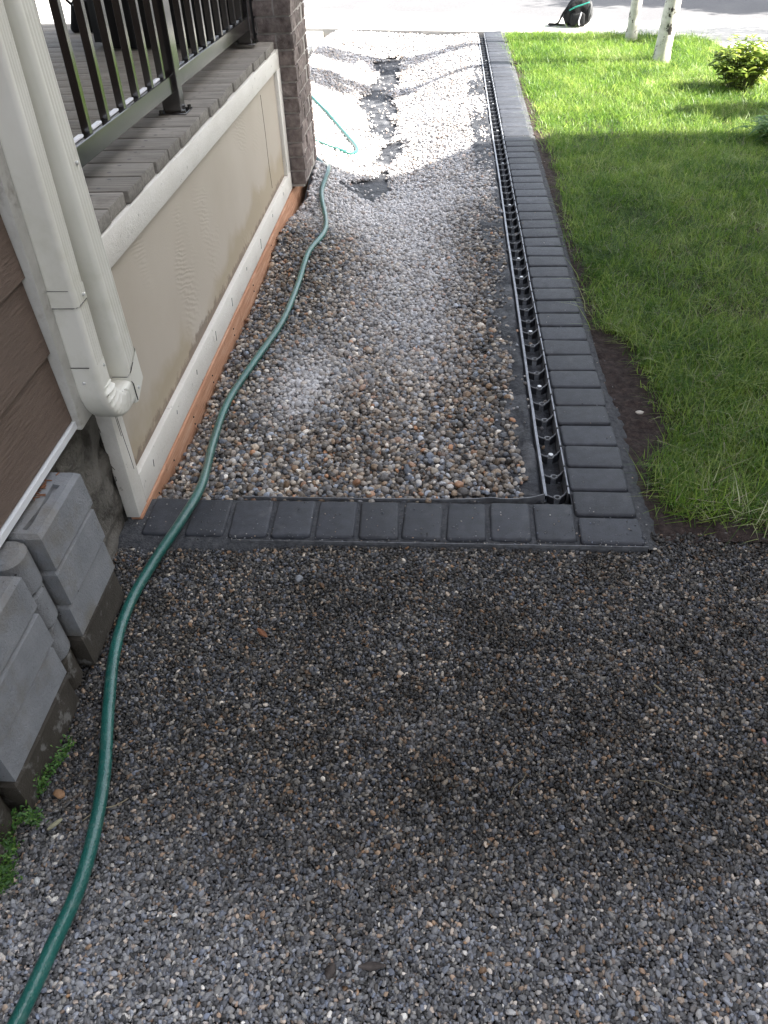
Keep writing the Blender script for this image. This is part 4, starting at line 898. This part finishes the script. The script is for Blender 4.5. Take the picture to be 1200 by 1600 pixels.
# ------------------------------------------------------------------ lawn
def tuft(seed, nb=16, h=(0.022, 0.048), w=0.0019, spread=0.018, lean=0.55, mat=None):
    r = random.Random(seed); V = []; Fc = []
    for i in range(nb):
        a = r.uniform(0, 6.28); bx, by = r.gauss(0, spread), r.gauss(0, spread); H_ = r.uniform(*h); le = r.uniform(0.1, lean)*H_*1.6
        ww = w*r.uniform(.7, 1.2); pa = a+math.pi/2+r.uniform(-.5, .5); b = len(V)
        for k_, t in enumerate((0, 0.4, 0.75, 1.0)):
            cx_ = bx+math.cos(a)*le*t*t; cy_ = by+math.sin(a)*le*t*t; zz = H_*t*(1-0.28*t*lean); q = ww*(1-t**2)*0.5
            if k_ < 3: V += [(cx_-math.cos(pa)*q, cy_-math.sin(pa)*q, zz), (cx_+math.cos(pa)*q, cy_+math.sin(pa)*q, zz)]
            else: V.append((cx_, cy_, zz))
        Fc += [(b, b+1, b+3, b+2), (b+2, b+3, b+5, b+4), (b+4, b+5, b+6)]
    me = pyme(V, Fc, True, 'tuft'); me.materials.append(mat or M['grass']); return me
X, Y, S = [], [], []
for (y0, y1, x1, sp, sc_) in ((1.80, 3.2, 1.75, 0.0165, 1.0), (3.2, 5.6, 2.45, 0.021, 1.08), (5.6, 10.1, 3.0, 0.029, 1.25), (1.8, 5.6, 4.3, 0.05, 1.6)):
    x, y = jgrid(0.56 if sp < 0.045 else 2.0, x1, y0, y1, sp)
    edge = sx_(y)+0.010+(fbm(x, y, 9, 61)-0.5)*0.05
    k_ = (x > edge) & (y < np.minimum(walk_y(x)-0.03, 10.0)) & ~((x > 2.56) & (y > 7.2)) & (x < 4.3)
    k_ &= ~((x > 2.25) & (x > 2.95-(y-8)*0.38) & (y > 8))
    # worn thin patches
    k_ &= rng.random(x.shape) < (0.25+1.1*fbm(x, y, 7, 63))
    for (hx, hy, hr) in ((0.90, 2.33, .03), (0.93, 2.12, .03), (1.86, 9.1, .12)):
        k_ &= ((x-hx)**2+(y-hy)**2) > hr*hr*rng.uniform(.5, 1.2, x.shape)
    # thin toward the ragged soil edge
    k_ &= rng.random(x.shape) < np.clip((x-edge)/0.05+0.25, 0, 1)
    x = x[k_]; y = y[k_]; X.append(x); Y.append(y); S.append(np.full(x.shape, sc_)*rng.uniform(.7, 1.25, x.shape))
X = np.concatenate(X); Y = np.concatenate(Y); S = np.concatenate(S); n = len(X)
S *= 0.85+0.4*fbm(X, Y, 3, 65)
lx = rng.normal(0, .22, n); ly = rng.normal(0, .22, n)
# edge grass flops over toward the path and the gravel
fl = gauss(X, Y, 0.8, 1.9, .35, .12); ly += 0.0; lx += fl*0.75
scatter('lawn_grass', np.stack([X, Y, np.full(n, -0.018)], 1), np.stack([lx, ly, np.zeros(n)], 1), np.stack([S, S, S], 1), {'rnd': rng.random(n)},
        [tuft(s) for s in range(8)]+[tuft(30+s, 11, (0.038, 0.072), 0.0026, 0.022, 1.3) for s in range(5)], 'bright green mown lawn grass right of the paver border')
# straw coloured dead blades among the near turf
straw = noisemat('dead_blade', [(0.26, 0.24, 0.15), (0.38, 0.36, 0.26)], 30, 0.7, 0)
X = rng.uniform(0.62, 2.3, 2600); Y = 1.82+rng.random(2600)**1.4*4.0; k_ = X > sx_(Y)+0.0; X = X[k_]; Y = Y[k_]; n = len(X)
scatter('dry_grass', np.stack([X, Y, np.full(n, 0.0)], 1), np.stack([rng.normal(0, .5, n), rng.normal(0, .5, n), rng.uniform(0, 6.28, n)], 1), np.stack([rng.uniform(.6, 1.1, n)]*3, 1), {'rnd': rng.random(n)},
        [tuft(80+s, 2, (0.04, 0.075), 0.0020, 0.02, 1.0, straw) for s in range(4)], 'scattered dry straw coloured blades lying in the lawn')

# ------------------------------------------------------------------ plants
def leaf_cloud(centers, L, W, droop=0.3, up=0.5, seed=0, n_seg=3):
    r = random.Random(seed); V = []; Fc = []
    for (c_, d) in centers:
        d = Vector(d).normalized(); side = d.cross(Vector((0, 0, 1)))
        side = side.normalized() if side.length > 1e-3 else Vector((1, 0, 0)); side = (side+Vector((r.gauss(0, .3), r.gauss(0, .3), r.gauss(0, .3)))).normalized()
        l = L*r.uniform(.6, 1.2); w = W*r.uniform(.7, 1.2); b = len(V); prof = [0.15, 0.85, 1.0, 0.0][:n_seg+1]
        for i in range(n_seg+1):
            t = i/n_seg; p = Vector(c_)+d*l*t-Vector((0, 0, 1))*droop*l*t*t; q = prof[i]*w/2 if i < n_seg else 0
            if i < n_seg: V += [p-side*q, p+side*q+Vector((0, 0, 0.001))]
            else: V.append(p)
        for i in range(n_seg-1): Fc.append((b+2*i, b+2*i+1, b+2*i+3, b+2*i+2))
        Fc.append((b+2*n_seg-2, b+2*n_seg-1, b+2*n_seg))
    return V, Fc
def bush(name, label, cx_, cy_, rx, ry, h, nst, nl, L, W, mat, cat='bush', seed=1):
    r = random.Random(seed); t = thing(name, label, cat, (cx_, cy_, 0)); st = []; cs = []
    for i in range(nst):
        a = r.uniform(0, 6.28); q = math.sqrt(r.random()); tip = Vector((cx_+rx*q*math.cos(a), cy_+ry*q*math.sin(a), h*(1-0.45*q*q)*r.uniform(.8, 1.1)))
        b0_ = Vector((cx_+0.25*rx*q*math.cos(a), cy_+0.25*ry*q*math.sin(a), -0.01)); mid = b0_.lerp(tip, 0.5)+Vector((0, 0, h*0.08)); path_ = catmull([b0_, mid, tip], 4)
        st.append(tube(path_[:-3], [0.003]*(len(path_)-3), 4))
        for k_ in range(nl):
            u = 0.2+0.8*((k_+r.random())/nl)**0.7; idx = min(len(path_)-1, int(u*(len(path_)-1))); p = path_[idx]; aa = r.uniform(0, 6.28)
            cs.append((p+Vector((r.gauss(0, .008), r.gauss(0, .008), r.gauss(0, .01))), (math.cos(aa), math.sin(aa), r.uniform(0.0, 0.9))))
    v, f = merge(st); wobj('stem', pyme(v, f, True), noisemat('stem_'+name, [(0.06, 0.09, 0.03), (0.12, 0.10, 0.05)], 9), t)
    v, f = leaf_cloud(cs, L, W, 0.35, seed=seed); wobj('foliage', pyme(v, f, True), mat, t)
    return t
bush('leafy_shrub', 'leafy yellow green shrub at the right edge of the sunlit lawn', 2.27, 7.15, 0.29, 0.25, 0.38, 70, 17, 0.095, 0.024, M['leaf'], seed=3)
bush('grassy_clump', 'spiky grass like clump at the right edge where the shade begins', 2.13, 5.75, 0.20, 0.18, 0.16, 60, 9, 0.15, 0.010, M['weed'], 'plant', seed=5)
bush('round_shrub', 'rounded shrub in the bed beyond the right edge', 3.05, 6.40, 0.42, 0.22, 1.22, 90, 40, 0.10, 0.05, M['tleaf'], seed=8)

# creeping weeds at the foot of the blocks
def weed(label, pts, seed, n=170, wd=0.020):
    n = int(n*1.3)
    r = random.Random(seed); t = thing('weed', label, 'weed', (pts[0][0], pts[0][1], 0), 'weeds at the foot of the block wall'); path_ = catmull([(a, b, c_) for a, b, c_ in pts], 8)
    v, f = tube(path_, 0.0016, 5); wobj('stem', pyme(v, f, True), M['weed'], t); cs = []
    for i in range(n):
        p = r.choice(path_); a = r.uniform(0, 6.28); cs.append((p+Vector((r.gauss(0, wd*0.4), r.gauss(0, wd*0.4), abs(r.gauss(0, .014)))), (math.cos(a), math.sin(a), r.uniform(.5, 1.8))))
    v, f = leaf_cloud(cs, 0.013, 0.0042, 0.3, seed=seed); wobj('foliage', pyme(v, f, True), M['weed'], t)
weed('upper feathery green weed trailing along the lowest wall block', [(-0.825, 1.03, 0.012), (-0.835, 0.98, 0.012), (-0.85, 0.93, 0.012), (-0.85, 0.905, 0.01)], 1, 260, 0.016)
weed('middle dull green weed by the rounded end of the wall', [(-0.825, 0.84, 0.008), (-0.85, 0.85, 0.01), (-0.87, 0.835, 0.012), (-0.88, 0.80, 0.012)], 2, 200, 0.02)
weed('lower bushy green weed at the left edge of the gravel', [(-0.90, 0.80, 0.012), (-0.86, 0.775, 0.015), (-0.85, 0.74, 0.012), (-0.835, 0.71, 0.01), (-0.87, 0.70, 0.01)], 3, 420, 0.024)

# ------------------------------------------------------------------ trees
def tree(name, label, base, tip, r0, r1, H_, crown_c, crown_r, nleaf, mat, Lf, seed, group=None, bark='bark'):
    r = random.Random(seed); t = thing(name, label, 'tree', base, group); B = Vector(base); T = Vector(tip)
    d = (T-B); path_ = [B-Vector((0, 0, 0.1)), B+d*0.02, B+d*0.12, B+d*0.4, B+d*0.7, T]; rr = [r0*1.35, r0*1.12, r0, r0*0.85, r0*0.6, r1]
    path2 = []; rad2 = []
    for i in range(len(path_)-1):
        for k_ in range(6):
            q = k_/6; p = path_[i].lerp(path_[i+1], q); path2.append(p+Vector((noise.noise(p*1.2), noise.noise(p*1.2+Vector((9, 0, 0))), 0))*0.012); rad2.append((rr[i]*(1-q)+rr[i+1]*q)*(1+0.06*noise.noise(p*7)))
    v, f = tube(path2, rad2, 16); wobj('trunk', pyme(v, f, True), M[bark], t)
    cc = Vector(crown_c); clumps = []; br = []
    for i in range(26):
        while True:
            q = Vector((r.uniform(-1, 1), r.uniform(-1, 1), r.uniform(-1, 1)))
            if q.length < 1: break
        p = cc+Vector((q.x*crown_r[0], q.y*crown_r[1], q.z*crown_r[2])); clumps.append((p, r.uniform(.25, .5)*min(crown_r)))
        s = B.lerp(T, min(0.95, max(0.3, (p.z-0.5)/max(T.z, 1)*0.8))); m_ = s.lerp(p, 0.5)+Vector((0, 0, 0.15)); pt = catmull([s, m_, p], 4); br.append(tube(pt, [r0*0.22*(1-0.7*j/len(pt)) for j in range(len(pt))], 5))
    v, f = merge(br); wobj('branch', pyme(v, f, True), M[bark], t)
    cs = []
    for i in range(nleaf):
        p, rr_ = r.choice(clumps); g = Vector((r.gauss(0, 1), r.gauss(0, 1), r.gauss(0, 1)))*rr_*0.55; cs.append((p+g, (r.gauss(0, 1), r.gauss(0, 1), r.gauss(0, .7))))
    v, f = leaf_cloud(cs, Lf, Lf*0.8, 0.1, seed=seed, n_seg=2); wobj('crown', pyme(v, f), mat, t)
g_ = 'pale barked aspens on the lawn'
tree('aspen_tree', 'nearer and thicker of the two pale aspens on the lawn', (1.880, 8.26, 0), (2.25, 8.35, 5.6), 0.064, 0.02, 5.6, (2.0, 8.24, 3.2), (0.9, 0.24, 1.95), 9500, M['tleaf'], 0.07, 11, g_)
tree('aspen_tree', 'farther and thinner of the two pale aspens, left behind the other', (1.803, 9.33, 0), (1.92, 9.4, 5.2), 0.050, 0.018, 5.2, (1.85, 9.22, 3.1), (0.9, 0.17, 1.85), 7500, M['tleaf'], 0.07, 12, g_)
tree('road_shade_tree', 'unseen broad leafy tree added to shade the road', (8.6, 11.5, 0), (8.6, 11.6, 4.6), 0.16, 0.05, 6, (8.6, 11.6, 4.2), (1.5, 0.85, 1.1), 12000, M['tleaf'], 0.13, 13)  # unseen tree added, crown shaped to cast the shadow on the road
tree('young_tree', 'small leafy tree beside the neighbouring driveway', (6.6, 9.3, 0), (6.6, 9.3, 3.6), 0.06, 0.02, 4, (6.5, 9.25, 3.3), (0.9, 0.40, 0.7), 1500, M['tleaf'], 0.10, 14)

# ------------------------------------------------------------------ neighbouring house that shades the side yard
nh = thing('neighbouring_house', 'two storey house beyond the lawn on the right', 'house', (6.5, 2, 0))
wobj('wall', boxme(4.5, 12, -8, 5.34, -0.1, 6.6), M['stucco'], nh)
wobj('roof', prism([(4.1, -8.3), (12.4, -8.3), (12.4, 5.36), (4.1, 5.36)], 6.61, 7.0), M['roof'], nh)
for (yy, zz) in ((-0.5, 1.3), (3.0, 1.3), (-0.5, 4.1), (3.0, 4.1)):
    w_ = wobj('window', boxme(4.46, 4.50, yy-0.6, yy+0.6, zz-0.1, zz+1.3), M['white'], nh); wobj('pane', boxme(4.452, 4.462, yy-0.52, yy+0.52, zz-0.02, zz+1.22), M['glass'], w_)

# ------------------------------------------------------------------ backpack on the sidewalk
bp_ = thing('backpack', 'black backpack with a teal stripe slumped on the sidewalk edge beyond the lawn', 'backpack', (1.38, 10.25, 0))
bm = bmesh.new(); bmesh.ops.create_icosphere(bm, subdivisions=5, radius=1.0)
for v in bm.verts:
    c_ = v.co.copy(); p = 3.6; rr = (abs(c_.x)**p+abs(c_.y)**p+abs(c_.z)**p)**(-1/p); c_ *= rr*0.93
    k_ = 1+0.10*noise.noise(c_*2.2)+0.05*noise.ridged_multi_fractal(c_*2.6, 0.8, 2.0, 3, 0.9, 1.8)*0.5; x = c_.x*0.155*k_; y = c_.y*0.11*k_; zz = c_.z*0.135*k_+0.125
    if c_.z > 0: x = x*(1-0.38*c_.z)+0.030*c_.z
    v.co = (1.375+x, 10.25+y, max(zz, 0.002))
wobj('body', bm_mesh(bm, 'bp', 60), M['bag'], bp_)
bm = bmesh.new(); bmesh.ops.create_icosphere(bm, subdivisions=4, radius=1.0)
for v in bm.verts:
    k_ = 1+0.16*noise.noise(v.co*2.5); v.co = (1.492+v.co.x*0.036*k_, 10.21+v.co.y*0.075*k_, 0.125+v.co.z*0.10*k_)
wobj('side_pocket', bm_mesh(bm, 'bp', 60), M['baggrey'], bp_)
bm = bmesh.new(); addbox(bm, 1.29, 1.44, 10.105, 10.16, 0.012, 0.13, 0.022, 3)
for v in bm.verts: v.co += noise.noise_vector(v.co*14)*0.008
wobj('front_pocket', bm_mesh(bm, 'bp', 60), M['bag'], bp_)
v, f = tube(catmull([(1.27, 10.13, 0.155), (1.33, 10.115, 0.185), (1.40, 10.11, 0.205), (1.47, 10.115, 0.225)], 6), 0.008, 6); wobj('piping', pyme(v, f, True), M['teal'], bp_)
v, f = tube(catmull([(1.395, 10.095, 0.14), (1.385, 10.09, 0.10), (1.375, 10.09, 0.055), (1.385, 10.092, 0.02)], 6), 0.006, 6); wobj('zip_pull', pyme(v, f, True), M['insert'], bp_)
v, f = tube(catmull([(1.29, 10.20, 0.20), (1.22, 10.19, 0.13), (1.17, 10.21, 0.03), (1.10, 10.24, 0.012), (1.09, 10.30, 0.010), (1.20, 10.24, 0.008), (1.24, 10.2, 0.012)], 8), 0.011, 6); wobj('shoulder_strap', pyme(v, f, True), M['bag'], bp_)
v, f = tube(catmull([(1.34, 10.26, 0.27), (1.37, 10.26, 0.30), (1.41, 10.26, 0.295), (1.43, 10.26, 0.265)], 6), 0.009, 6); wobj('handle', pyme(v, f, True), M['bag'], bp_)
